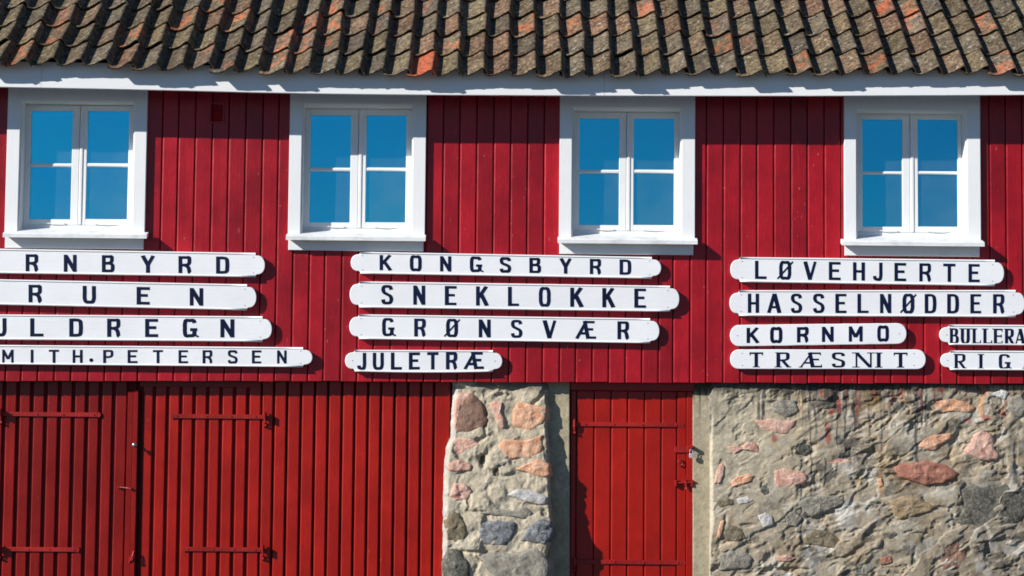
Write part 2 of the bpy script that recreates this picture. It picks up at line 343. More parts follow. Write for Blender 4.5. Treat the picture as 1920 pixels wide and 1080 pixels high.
# ---- windows
for wi, w in enumerate(WIN):
    x = w['X']; mx = (w['L'] + w['R']) / 2
    YS = 0.11                                    # front of the sashes
    m = MB(); oL, oR = x['iL'], x['iR']; zs, zh = w['zs'], w['zh']
    zin = zs + 0.06
    # jamb lining
    m.box(oL-.003, oL+.012, -0.026, 0.16, zin-.03, zh+.02); m.box(oR-.012, oR+.003, -0.026, 0.16, zin-.03, zh+.02)
    m.box(oL+.012, oR-.012, -0.024, 0.16, zh-.010, zh+.02)
    # fixed frame
    xs0, xs3 = X(w['gx'][0]-12, 320, YS), X(w['gx'][3]+12, 320, YS)
    zt = Z(mx, w['gy'][0]-11, YS); zbm = Z(mx, w['gy'][3]+11, YS)
    m.box(oL+.012, xs0-.002, YS-.004, .155, zin-.03, zh-.010); m.box(xs3+.002, oR-.012, YS-.004, .155, zin-.03, zh-.010)
    m.box(xs0-.002, xs3+.002, YS-.004, .155, zt+.002, zh-.010); m.box(xs0-.002, xs3+.002, YS-.001, .155, zin-.03, zbm-.002)
    win = m.build('window', WHITE, B)
    # casing
    c = MB(); zc = zs - 0.012
    c.box(x['L'], x['iL'], -0.042, -0.002, zc, ZTOP-.02, .003); c.box(x['iR'], x['R'], -0.042, -0.002, zc, ZTOP-.02, .003)
    c.box(x['iL']+.0005, x['iR']-.0005, -0.039, -0.002, zh, ZTOP-.02, .002)
    c.build('casing', WHITE, win)
    # sill
    s = MB(); sx0, sx1 = X(w['sx'][0], 440, -.13), X(w['sx'][1], 440, -.13); th = zs - w['zs2']
    sl = math.tan(math.radians(17))
    def slab(a, b, y0, y1, za, zb2, r=0.006):
        s.add([(a,y0,za-th),(b,y0,za-th),(b,y1,zb2-th),(a,y1,zb2-th),(a,y0,za-r),(b,y0,za-r),(a,y0+r,za),(b,y0+r,za),(b,y1,zb2),(a,y1,zb2)],
              [(0,3,2,1),(0,1,5,4),(4,5,7,6),(6,7,8,9),(1,2,8,7,5),(0,4,6,9,3),(2,3,9,8)])
    slab(sx0, sx1, -.13, -.043, zs, zs + sl*.087)
    slab(oL+.0125, oR-.0125, -.0425, .109, zs + sl*.0875, zs + sl*.239, 0.0001)
    s.build('sill', WHITE_SILL, win)
    a = MB(); a.box(x['L']+.005, x['R']-.012, -.034, -.002, w['za'], zs-.012, .003); a.build('apron', WHITE_H, win)
    # sashes
    for k in (0, 1):
        g0, g1 = w['gx'][2*k], w['gx'][2*k+1]
        G0, G1 = X(g0, 320, YS), X(g1, 320, YS)
        S0 = xs0 if k == 0 else X((w['gx'][1]+w['gx'][2])/2, 320, YS)+.002
        S1 = X((w['gx'][1]+w['gx'][2])/2, 320, YS)-.002 if k == 0 else xs3
        zz = [Z((g0+g1)/2, q, YS) for q in w['gy']]       # top, muntin top, muntin bottom, bottom
        q = MB()
        q.box(S0, G0, YS, YS+.04, zbm, zt, .003); q.box(G1, S1, YS, YS+.04, zbm, zt, .003)
        q.box(G0, G1, YS+.001, YS+.04, zz[0], zt, .003); q.box(G0, G1, YS+.001, YS+.04, zbm, zz[3], .003)
        q.box(G0, G1, YS+.004, YS+.04, zz[2], zz[1], .008)
        # glazing putty bead
        sash = q.build('sash', WHITE, win)
        if k == 1:
            r = MB(); r.box(S0+.004, S0+.030, YS-.008, YS-.0005, zbm+.004, zt-.004, .003); r.build('cover_strip', WHITE, win)
        for (za, zb2) in ((zz[1], zz[0]), (zz[3], zz[2])):
            p = mesh_obj('pane', [(G0-.004,YS+.020,za-.004),(G1+.004,YS+.020,za-.004),(G1+.004,YS+.020,zb2+.004),(G0-.004,YS+.020,zb2+.004),
                                  (G0-.004,YS+.024,za-.004),(G1+.004,YS+.024,za-.004),(G1+.004,YS+.024,zb2+.004),(G0-.004,YS+.024,zb2+.004)],
                         [(0,1,2,3),(7,6,5,4),(0,4,5,1),(1,5,6,2),(2,6,7,3),(3,7,4,0)], GLASS, win)
            tl, tv = random.uniform(-.003, .003), random.uniform(-.003, .003)
            for vv in p.data.vertices: vv.co.y += (1 if vv.co.x > (G0+G1)/2 else -1)*tl + (1 if vv.co.z > (za+zb2)/2 else -1)*tv
        # hinges and stay hook
        hx = S0 - .006 if k == 0 else S1 + .006
        for zf in (0.13, 0.86):
            h = MB(); zc_ = zbm + (zt - zbm) * zf; h.tube((hx, YS-.010, zc_-.035), (hx, YS-.010, zc_+.035), .006, 8); h.build('hinge', GRIME, win)
        k0 = MB(); hx0 = G0 + .25*(G1-G0) if k else G1 - .05; sg = 1 if k else -1
        k0.path([(hx0, YS-.012, zbm+.012), (hx0+sg*.09, YS-.016, zbm+.008), (hx0+sg*.17, YS-.012, zbm+.016)], .004, 6); k0.tube((hx0, YS-.014, zbm+.012), (hx0, YS+.002, zbm+.012), .006, 6)
        k0.build('stay_hook', WHITE, win)

# ---- fascia boards
fas_tab = [(-300, 158), (0, 163), (77, 164.5), (270, 168), (540, 175), (800, 178), (1133, 179.5), (1500, 180), (1920, 178), (2250, 175)]
def fascia(px0, px1, name='fascia_board'):
    n = max(2, int((px1-px0)/120)); vs = []; fs = []
    for i in range(n+1):
        px = px0 + (px1-px0)*i/n; p = P(px, lerp_tab(fas_tab, px), FASC_Y); x = p.x; z = p.z
        c = .003
        pr = [(FASC_Y+c, z), (FASC_Y, z+c), (FASC_Y, z+.232), (FASC_Y+.03, z+.232), (FASC_Y+.03, z)]
        vs += [(x, y, zz) for y, zz in pr]
    for i in range(n):
        for k in range(5): a = i*5+k; b = i*5+(k+1) % 5; fs.append((a, b, b+5, a+5))
    fs += [(4,3,2,1,0), tuple(n*5+k for k in range(5))]
    return mesh_obj(name, vs, fs, WHITE_H, B)
fascia(-360, 76.8); fascia(77.3, 1132.7); fascia(1133.2, 2280)
for pj_ in (77, 1133):
    fb = MB(); q = P(pj_, lerp_tab(fas_tab, pj_), FASC_Y); fb.box(q.x-.06, q.x+.06, FASC_Y+.031, FASC_Y+.05, q.z+.01, q.z+.2)
    fb.build('splice_block', WHITE_H, B)

# ---- roof of pantiles
PHI = math.radians(40); TW = 0.225; GAUGE = 0.352
EY = -0.463
eave_tab = [(-300, 124), (0, 124), (150, 125), (300, 130), (450, 137), (600, 141), (850, 144), (1200, 144), (1600, 142), (1920, 141), (2250, 139)]
UPS = Vector((0, math.cos(PHI), math.sin(PHI))); NRM = Vector((0, -math.sin(PHI), math.cos(PHI)))
def eave_z(x): px = px_of_x(x*1.027); return P(px, lerp_tab(eave_tab, px), EY).z - 0.012
# underlay
um = MB(); pts = []
NR = 11
for i in range(27):
    x = XL + (XR-XL)*i/26; base = Vector((x, EY + .14, eave_z(x) + .14*math.tan(PHI) - .05)); pts.append((base, base + UPS*(NR*GAUGE)))
for (a, b), (c, d) in zip(pts, pts[1:]):
    t = NRM * -.03; um.add([a, c, d, b, a+t, c+t, d+t, b+t], [(0,1,2,3),(7,6,5,4),(0,4,5,1),(2,6,7,3)])
roof = um.build('roof', DARKROOM, B)
PU = [-.12, 0, .1, .2, .3, .45, .58, .68, .76, .82, .865, .905, .945, .985, 1.02, 1.06, 1.10]
PH = [.014, .006, 0, .001, .005, .018, .035, .050, .061, .067, .069, .066, .056, .036, .018, .006, .001]
def prof(u, A=0.069): return float(np.interp(u, PU, PH)) * A / .069
def tile_mesh(seed):
    r = random.Random(seed); A = 0.073 + r.uniform(-.005, .006); L = GAUGE + .06; th = .018
    us = [-.10, 0, .10, .20, .30, .38, .45, .52, .58, .68, .76, .82, .865, .905, .945, .985, 1.02, 1.06, 1.09]
    vsl = [0, .012, L*.5, L]
    top = []; V = []; Fc = []
    sk = r.uniform(-.006, .006)
    for side in (0, 1):
        for j, v in enumerate(vsl):
            for i, u in enumerate(us):
                h = prof(u, A) + .036*(1 - v/L) + (noise.noise((u*3+seed*7, v*8, seed)) * .004)
                if side == 0 and j == 0: h -= .005
                V.append((u*TW + sk*(v/L), v + (0.004*noise.noise((u*9, seed*3, 1)) if j == 0 else 0) + (.002 if side and j==0 else 0), h - (th if side else 0)))
    n = len(us); m = len(vsl); off = n*m
    for j in range(m-1):
        for i in range(n-1):
            a = j*n+i; Fc.append((a, a+1, a+n+1, a+n)); a += off; Fc.append((a, a+n, a+n+1, a+1))
    for i in range(n-1): Fc.append((i, off+i, off+i+1, i+1))
    for j in range(m-1):
        a = j*n; Fc.append((a, a+n, off+a+n, off+a)); a = j*n+n-1; Fc.append((a, off+a, off+a+n, a+n))
    me = bpy.data.meshes.new('roof_tile'); me.from_pydata(V, [], Fc); me.materials.append(TILE)
    me.polygons.foreach_set('use_smooth', [True]*len(me.polygons)); me.update()
    try: me.set_sharp_from_angle(angle=math.radians(50))
    except Exception: pass
    return me
TMESH = [tile_mesh(s) for s in range(10)]
# crests of the bottom tiles, traced
crest = [-46, 2, 50, 103, 153, 200, 247, 293, 345, 392, 440, 485, 533, 580, 628, 673, 717, 763, 809, 857, 905, 952, 1002, 1051, 1096, 1143, 1189, 1237, 1284, 1330, 1377, 1425, 1475, 1520, 1567, 1613, 1663, 1710, 1758, 1803, 1850, 1897, 1943]
crest = [crest[0] - 47.3*k for k in range(5, 0, -1)] + crest + [crest[-1] + 47*k for k in range(1, 6)]
ORANGE = {(793, 125): 2, (340, 50): 1, (425, 25): 1, (435, 55): 1, (390, 120): 1, (572, 45): 1, (575, 75): 1, (520, 80): 1, (1845, 48): 1, (1350, 60): 1, (1362, 90): 1, (985, 55): 1, (845, 72): 1, (420, 115): 1,
          (115, 45): 1, (110, 72): 1, (705, 45): 1, (605, 70): 1, (625, 35): 1, (1715, 18): 1, (1660, 18): 1, (800, 20): 1, (1710, 45): 1, (1085, 35): 1, (1640, 125): 1, (620, 15): 1, (1205, 20): 1, (510, 112): 1, (45, 105): 1, (1495, 120): 1, (1900, 125): 1, (710, 20): 1}
from bpy_extras.object_utils import world_to_camera_view
def topx(p):
    q = ROT.transposed() @ (Vector(p) - Vector((0, -DIST, CAMZ))); return 960 + F*q.x/-q.z, 540 - F*q.y/-q.z
stuff = MB(); placed = []
BASE = Matrix((Vector((1, 0, 0)), UPS, NRM)).transposed()
for ci, cp in enumerate(crest):
    xb = X(cp, 135, EY) - 0.86*TW
    wdrift = random.uniform(-.010, .010)
    for r in range(NR):
        x = xb + wdrift*r*0.5 + random.uniform(-.007, .007)
        o = Vector((x, EY, eave_z(xb + .1))) + UPS*(GAUGE*r + random.uniform(-.013, .013) - (random.choice((0, .002, .004, .008, .03, .04)) if r == 0 else 0)) + NRM*random.uniform(-.003, .004)
        rot = BASE @ Matrix.Rotation(random.uniform(-.034, .034), 3, 'Z') @ Matrix.Rotation(random.uniform(-.02, .02), 3, 'Y')
        me = TMESH[random.randrange(10)]
        if r < 5:
            ob = bpy.data.objects.new('roof_tile', me); COL.objects.link(ob); ob.parent = roof
            ob.matrix_world = Matrix.Translation(o) @ rot.to_4x4(); placed.append((ob, topx(o + rot @ Vector((.13, .17, .04)))))
            ob.material_slots[0].link = 'OBJECT'; ob.material_slots[0].material = TILE_MIX if random.random() < .02 else TILE
        else:
            stuff.add([o + rot @ v.co for v in me.vertices], [tuple(p.vertices) for p in me.polygons])
for (ox, oy), kind in ORANGE.items():
    ob = min(placed, key=lambda q: (q[1][0]-ox)**2 + (q[1][1]-oy)**2)[0]; ob.material_slots[0].material = (TILE, TILE_MIX, TILE_NEW)[kind]
so = stuff.build('upper_roof_tiles', TILE, roof, True); tag(so, kind='stuff')

# ------------------------------------------------------------------ lower storey: gates, planks, door
ZT = zb0 + 0.012
lw = MB(); lw.box(XL, X(1330, 900, .3), .17, .30, 0.0, ZT); lower = lw.build('lower_wall', RED_BACK, B)
def xs_at(l, Y=YLOW): return [X(p, 911, Y) for p in l]
def plank_row(lefts, endpx, gap_px, mat, parent, Y=YLOW, z0=0.05, th=.022, ch=.0085, jit=.001):
    l = lefts + [endpx + gap_px]
    for a, b in zip(l, l[1:]): board('plank', X(a, 911, Y), X(b - gap_px, 911, Y), z0, ZT, Y, th, ch, mat, parent, jit)
# planks left of the gate
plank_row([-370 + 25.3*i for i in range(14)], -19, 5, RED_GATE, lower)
# gate leaf left
gA = MB(); gA.box(X(-14, 911, .152), X(252, 911, .152), .153, .168, .06, ZT-.02); leafA = gA.build('gate_leaf', RED_BACK, B)
tag(leafA)
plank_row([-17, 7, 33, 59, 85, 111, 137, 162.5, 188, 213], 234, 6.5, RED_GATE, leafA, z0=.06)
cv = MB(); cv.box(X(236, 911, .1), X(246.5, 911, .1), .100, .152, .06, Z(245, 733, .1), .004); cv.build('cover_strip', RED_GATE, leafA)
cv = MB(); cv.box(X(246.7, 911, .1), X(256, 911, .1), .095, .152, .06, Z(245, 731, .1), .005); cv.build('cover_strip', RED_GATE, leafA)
gB = MB(); gB.box(X(262, 911, .152), X(486, 911, .152), .153, .168, .06, ZT-.02); leafB = gB.build('gate_leaf', RED_BACK, B)
plank_row([266, 289, 314, 339, 364, 389.5, 414.5, 440, 465], 486, 6, RED_LOW, leafB, z0=.06)
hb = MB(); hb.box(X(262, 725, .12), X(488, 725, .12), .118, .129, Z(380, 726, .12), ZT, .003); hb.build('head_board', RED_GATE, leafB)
plank_row([489.5, 513, 538, 564, 590, 615, 641, 665, 690, 714.5, 740, 765, 789.5, 814], 842, 4.2, RED_LOW, lower)

def strap(pxs, pxe, py, Y, parent, pin_left, hook=True, mat=RED_IRON):
    """strap hinge: flat bar, pintle at one end, pointed tip at the other, bolts"""
    m = MB(); a = P(pxs, py, Y); b = P(pxe, py, Y); z = (a.z + b.z)/2; h = .020
    x0, x1 = a.x, b.x; sg = 1 if pin_left else -1; pin, tip = (x0, x1) if pin_left else (x1, x0)
    yf = Y - .016
    lo, hi = min(pin, tip), max(pin, tip)
    m.box(lo + (.03 if not pin_left else 0), hi - (.03 if pin_left else 0), yf, Y-.001, z-h, z+h, .003)
    q = tip - sg*.03
    m.add([(q,yf,z-h),(q,yf,z+h),(tip-sg*.012,yf,z+h*1.15),(tip,yf,z),(tip-sg*.012,yf,z-h*1.15)] + [(q,Y-.001,z-h),(q,Y-.001,z+h),(tip-sg*.012,Y-.001,z+h*1.15),(tip,Y-.001,z),(tip-sg*.012,Y-.001,z-h*1.15)],
          [(0,1,2,3,4) if sg < 0 else (4,3,2,1,0), (0,5,6,1),(1,6,7,2),(2,7,8,3),(3,8,9,4),(4,9,5,0)])
    o = m.build('strap_hinge', mat, parent)
    n = MB()
    for f in (.1, .36, .62, .93): xx = pin + (tip-pin)*f; n.tube((xx, yf-.006, z), (xx, yf+.002, z), .006, 8, .009)
    n.build('hinge_bolts', mat, parent)
    k = MB()
    k.tube((pin, yf-.018, z-.03), (pin, yf-.018, z+.035), .013, 12)                       # eye
    k.tube((pin, yf-.018, z-.055), (pin, yf-.018, z+.045), .007, 8)
    k.tube((pin, yf-.018, z-.04), (pin - sg*.0, Y+.015, z-.085), .009, 8)                    # bracket to the post
    k.tube((pin, Y-.035, z-.075), (pin, Y+.01, z-.095), .012, 8)
    k.box(pin-.012, pin+.012, yf-.02, yf+.004, z-h, z+h)
    if hook: k.box(pin-.006, pin+.006, yf-.055, yf-.006, z-.018, z+.048, .003)
    k.build('hinge_pin', mat, parent, False)
strap(3, 190, 777, YLOW, leafA, True); strap(0, 150, 1030, YLOW, leafA, True)
strap(320, 498, 781, YLOW, leafB, False); strap(342, 494, 1030, YLOW, leafB, False)
# gate furniture
k = MB(); p = P(253, 834, .09)
for i, (r0, r1, y0, y1) in enumerate(((.018, .018, .094, .086), (.010, .008, .086, .068), (.008, .019, .068, .060), (.019, .020, .060, .050), (.020, .011, .050, .040))): k.tube((p.x, y0, p.z), (p.x, y1, p.z), r0, 14, r1)
k.build('door_knob', STEEL, leafA, True)
k = MB(); a = P(222, 913, .12); b = P(245, 916, .09)
k.path([a, (b.x, .085, b.z)], .007); k.tube(a + Vector((0, -.012, 0)), a + Vector((0, .012, 0)), .013, 10); k.tube((b.x, .075, b.z), (b.x, .1, b.z), .012, 10); k.build('slide_bolt', RED_IRON, leafA)
k = MB(); a = P(249, 1036, .088); k.path([a + Vector((.01,0,.01)), a + Vector((0,-.012,-.03)), a + Vector((-.02,-.006,-.06)), a + Vector((-.03,.005,-.09))], .008); k.tube(a + Vector((-.012,.01,-.055)), a + Vector((-.012,-.02,-.055)), .018, 10); k.build('latch', RED_IRON, leafA)

# single door
DY = 0.15
d0, d1 = X(1070, 900, DY), X(1300, 900, DY)
zdt = Z(1180, 733, DY - .03)
m = MB(); m.box(d0+.002, d1-.002, DY+.019, DY+.03, .06, zdt); door = m.build('door', RED_BACK, B)
ed = [1079, 1082+31.2, 1145, 1176.3, 1208, 1239.5, 1269.5]
for a, b in zip([1080, 1113.4, 1145, 1176.3, 1208, 1239.5], [1113.4, 1145, 1176.3, 1208, 1239.5, 1269]):
    board('plank', X(a, 900, DY)+.003, X(b, 900, DY)-.003, .07, zdt-.004, DY, .019, .010, RED_LOW, door, .001)
fr = MB(); fr.box(d0, X(1079, 900, DY), DY-.004, DY+.03, .05, zdt, .003); fr.box(X(1270, 900, DY-.01), X(1286, 900, DY-.01), DY-.012, DY+.03, .05, zdt-.003, .004); fr.box(X(1287, 900, DY-.01), X(1299.5, 900, DY-.01), DY-.022, DY+.03, .05, zdt, .005)
fr.build('door_frame', RED_LOW, door)
hd = MB(); hd.box(d0-.01, X(1300, 900, .1)+.01, DY-.045, DY+.03, zdt+.002, ZT, .004); hd.build('head_board', RED_LOW, door)
strap(1077, 1283, 796, DY-.001, door, True, hook=False); strap(1077, 1286, 1054, DY-.001, door, True, hook=False)
def W(cx, cy, Y): return P(1240 + cx/2.842, 700 + cy/2.842, Y)
k = MB(); a = W(70, 395, .12); b = W(150, 408, .12); k.box(a.x, b.x, .122, .133, b.z-.026, a.z+.012, .003); k.box(b.x-.02, b.x+.035, .112, .121, b.z-.02, b.z+.03, .003)
a2 = W(158, 392, .1); k.tube((a2.x-.012, .055, a2.z), (a2.x-.012, .125, a2.z), .006, 8); k.box(a2.x-.006, a2.x+.012, .050, .122, a2.z-.014, a2.z+.016, .002); k.build('hasp', RED_IRON, door)
k = MB(); c0 = W(100, 478, .12)
ring = [(c0.x + .022*math.cos(t), .118, c0.z + .024*math.sin(t)) for t in [i*math.pi/6 for i in range(13)]]; k.path(ring, .006); k.tube((c0.x, .11, c0.z+.028), (c0.x, .138, c0.z+.028), .012, 8); k.build('door_ring', RED_IRON, door)
k = MB(); a = W(68, 585, .12); b = W(180, 580, .12); k.tube((a.x, .116, a.z), (b.x, .108, b.z), .010, 10)
k.box(a.x, a.x+.14, .126, .133, a.z-.022, a.z+.022, .002)
for f in (.08, .55, .85):
    xx = a.x + (b.x-a.x)*f; k.box(xx-.009, xx+.009, .098, .134, a.z-.03, a.z+.03, .003)
k.tube((a.x+.10, .115, a.z), (a.x+.105, .09, a.z+.06), .008, 8); k.tube((a.x+.02, .115, a.z), (a.x+.005, .10, a.z+.045), .007, 8); k.tube((a.x+.11,.112,a.z-.01),(a.x+.11,.105,a.z-.055),.008,8)
k.build('slide_bolt', RED_IRON, door)
# padlock hangs on the hasp: a thing of its own
pc = W(158, 432, .095); PL = empty('padlock', (pc.x, pc.y, pc.z - .025)); tag(PL, 'small steel padlock with a pinkish body hanging from the hasp of the red door', 'padlock')
k = MB(); org = Vector(PL.location)
body = [(math.copysign(abs(math.cos(t))**.6, math.cos(t))*.019, math.copysign(abs(math.sin(t))**.6, math.sin(t))*.022) for t in [i*math.pi/10 for i in range(20)]]
n = len(body); vs = [(pc.x+x*s, y, pc.z-.012+z*s) for y, s in ((.083,.85),(.086,1),(.101,1),(.104,.85)) for x, z in body]
fs = [(j*n+i, j*n+(i+1) % n, (j+1)*n+(i+1) % n, (j+1)*n+i) for j in range(3) for i in range(n)] + [tuple(range(n-1,-1,-1)), tuple(range(3*n, 4*n))]
k.add(vs, fs); k.v = [Vector((v.x, v.y-.025, v.z)) for v in k.v]; k.build('lock_body', BRASS, PL, origin=org)
k = MB(); k.path([(pc.x-.013, .0935, pc.z+.005), (pc.x-.013, .0935, pc.z+.032)] + [(pc.x - .013*math.cos(t), .0935, pc.z+.032+.014*math.sin(t)) for t in [i*math.pi/6 for i in range(1, 7)]] + [(pc.x+.013, .0935, pc.z+.005)], .0042, 8); k.v = [Vector((v.x, v.y-.025, v.z)) for v in k.v]; k.build('shackle', STEEL, PL, origin=org)

# ------------------------------------------------------------------ masonry
def vnoise(x, y, seed):
    r = np.random.default_rng(seed); G = r.random((256, 256)); xi = np.floor(x).astype(int); yi = np.floor(y).astype(int); fx = x-xi; fy = y-yi
    fx = fx*fx*fx*(fx*(fx*6-15)+10); fy = fy*fy*fy*(fy*(fy*6-15)+10)
    g = lambda a, b: G[a % 256, b % 256]
    return (g(xi,yi)*(1-fx)*(1-fy) + g(xi+1,yi)*fx*(1-fy) + g(xi,yi+1)*(1-fx)*fy + g(xi+1,yi+1)*fx*fy)*2-1
def fbm(x, y, seed, o=5, gain=.5):
    s = 0; a = 1; t = 0
    for i in range(o): s = s + a*vnoise(x*2**i + 17*i, y*2**i + 31*i, seed+i); t += a; a *= gain
    return s/t
def ridged(x, y, seed, o=4):
    s = 0; a = 1; t = 0
    for i in range(o): s = s + a*(1-np.abs(vnoise(x*2**i+9*i, y*2**i+5*i, seed+i))*2); t += a; a *= .5
    return s/t
def worley(x, y, seed, jit=.9):
    r = np.random.default_rng(seed); GX = r.random((128,128)); GY = r.random((128,128)); GI = r.random((128,128))
    xi = np.floor(x).astype(int); yi = np.floor(y).astype(int); f1 = np.full(x.shape, 9.); f2 = np.full(x.shape, 9.); idv = np.zeros(x.shape)
    for dx in (-1,0,1):
        for dy in (-1,0,1):
            a = (xi+dx) % 128; b = (yi+dy) % 128
            d = np.hypot(xi+dx+.5+(GX[a,b]-.5)*jit - x, yi+dy+.5+(GY[a,b]-.5)*jit - y)
            n = d < f1; f2 = np.where(n, f1, np.minimum(f2, d)); idv = np.where(n, GI[a,b], idv); f1 = np.where(n, d, f1)
    return f1, f2, idv
def smooth(e0, e1, x): t = np.clip((x-e0)/(e1-e0), 0, 1); return t*t*(3-2*t)
def grid_mesh(name, Pt, col, mat, parent):
    ny, nx = Pt.shape[:2]; me = bpy.data.meshes.new(name)
    V = Pt.reshape(-1, 3).astype(np.float32); idx = np.arange(ny*nx).reshape(ny, nx)
    q = np.stack([idx[1:, :-1], idx[1:, 1:], idx[:-1, 1:], idx[:-1, :-1]], -1).reshape(-1, 4)
    me.vertices.add(len(V)); me.vertices.foreach_set('co', V.ravel())
    me.loops.add(q.size); me.loops.foreach_set('vertex_index', q.ravel().astype(np.int32))
    me.polygons.add(len(q)); me.polygons.foreach_set('loop_start', np.arange(0, q.size, 4, dtype=np.int32)); me.polygons.foreach_set('loop_total', np.full(len(q), 4, dtype=np.int32))
    me.polygons.foreach_set('use_smooth', np.ones(len(q), bool)); me.materials.append(mat); me.update(); me.validate()
    ca = me.color_attributes.new('albedo', 'FLOAT_COLOR', 'POINT')
    c4 = np.concatenate([col.reshape(-1, 3), np.ones((ny*nx, 1))], 1).astype(np.float32); ca.data.foreach_set('color', c4.ravel())
    ob = bpy.data.objects.new(name, me); COL.objects.link(ob); ob.parent = parent; return ob
class Field:
    """masonry face stored as depth over photo points"""
    def __init__(s, x0, x1, y0, y1, st): s.x0, s.y0, s.st = x0, y0, st; s.xs = np.arange(x0, x1+.01, st); s.ys = np.arange(y0, y1+.01, st); s.PX, s.PY = np.meshgrid(s.xs, s.ys)
    def Y(s, px, py):
        i = int(np.clip((px-s.x0)/s.st, 0, len(s.xs)-1)); j = int(np.clip((py-s.y0)/s.st, 0, len(s.ys)-1)); return float(s.D[j, i])
def inpoly(PX, PY, poly):
    c = np.zeros(PX.shape, bool); n = len(poly)
    for i in range(n):
        x1, y1 = poly[i]; x2, y2 = poly[(i+1) % n]
        if y1 == y2: continue
        c ^= ((y1 > PY) != (y2 > PY)) & (PX < (x2-x1)*(PY-y1)/(y2-y1)+x1)
    return c
def blur(a, n):
    for _ in range(n):
        p = np.pad(a, 1, mode='edge'); a = (p[:-2,1:-1]+p[2:,1:-1]+p[1:-1,:-2]+p[1:-1,2:]+4*p[1:-1,1:-1])/8
    return a
def make_stone(poly, kind, H, field, parent, seed, sink=.02, hollow=False):
    """one stone bedded in the mortar: traced outline, own thickness, broken uneven face"""
    pts = [Vector((x, y)) for x, y in poly]; n = len(pts); out = []
    NS = 40; per = [0]
    for i in range(n): per.append(per[-1] + (pts[(i+1) % n]-pts[i]).length)
    for k in range(NS):
        d = per[-1]*k/NS; i = max(j for j in range(n) if per[j] <= d); f = (d-per[i])/(per[i+1]-per[i]); out.append(pts[i].lerp(pts[(i+1) % n], f))
    c = sum(out, Vector((0, 0)))/NS
    vs = []; fs = []
    rings = [(1.10, -1.6), (1.02, -.45), (.97, .25), (.90, .66), (.78, .82), (.64, .92), (.50, .97), (.36, .98), (.22, 1.0), (.10, 1.0)]
    def surf(q, r, h):
        w = Vector((q.x*.06, q.y*.06, seed*5.3))
        facet = noise.noise(w*1.3) + .55*noise.noise(w*3.1) + .3*noise.noise(w*7)
        rid = 1 - abs(noise.noise(w*2.0 + Vector((4, 4, 4))))*2
        t = min(1, max(0, (1.0-r)*4))
        Y0 = field.Y(*(c + (q-c)*min(1, .98/max(r, .01)))) * .35 + field.Y(*c) * .65
        return Y0 - (H*.75+.006)*h - (H*.42+.004)*facet*(.35 + .65*t) + .004*max(0, rid-.7)*t
    for ri, (r, h) in enumerate(rings):
        for k in range(NS):
            j = 1 + .09*noise.noise((k*.55, seed*3.1, 2)) + .05*noise.noise((k*1.7, seed, 5)) if ri < 5 else 1
            q = c + (out[k]-c)*r*j; vs.append(P(q.x, q.y, surf(q, r, h)))
    vs.append(P(c.x, c.y, surf(c, 0, 1))); m = len(rings)
    for ri in range(m-1):
        for k in range(NS): a = ri*NS+k; b = ri*NS+(k+1) % NS; fs.append((b, a, a+NS, b+NS))
    for k in range(NS): fs.append(((m-1)*NS+(k+1) % NS, (m-1)*NS+k, m*NS))
    ob = mesh_obj('stone', vs, fs, ST[kind], parent, True)
    try: ob.data.set_sharp_from_angle(angle=math.radians(65))
    except Exception: pass
    return ob

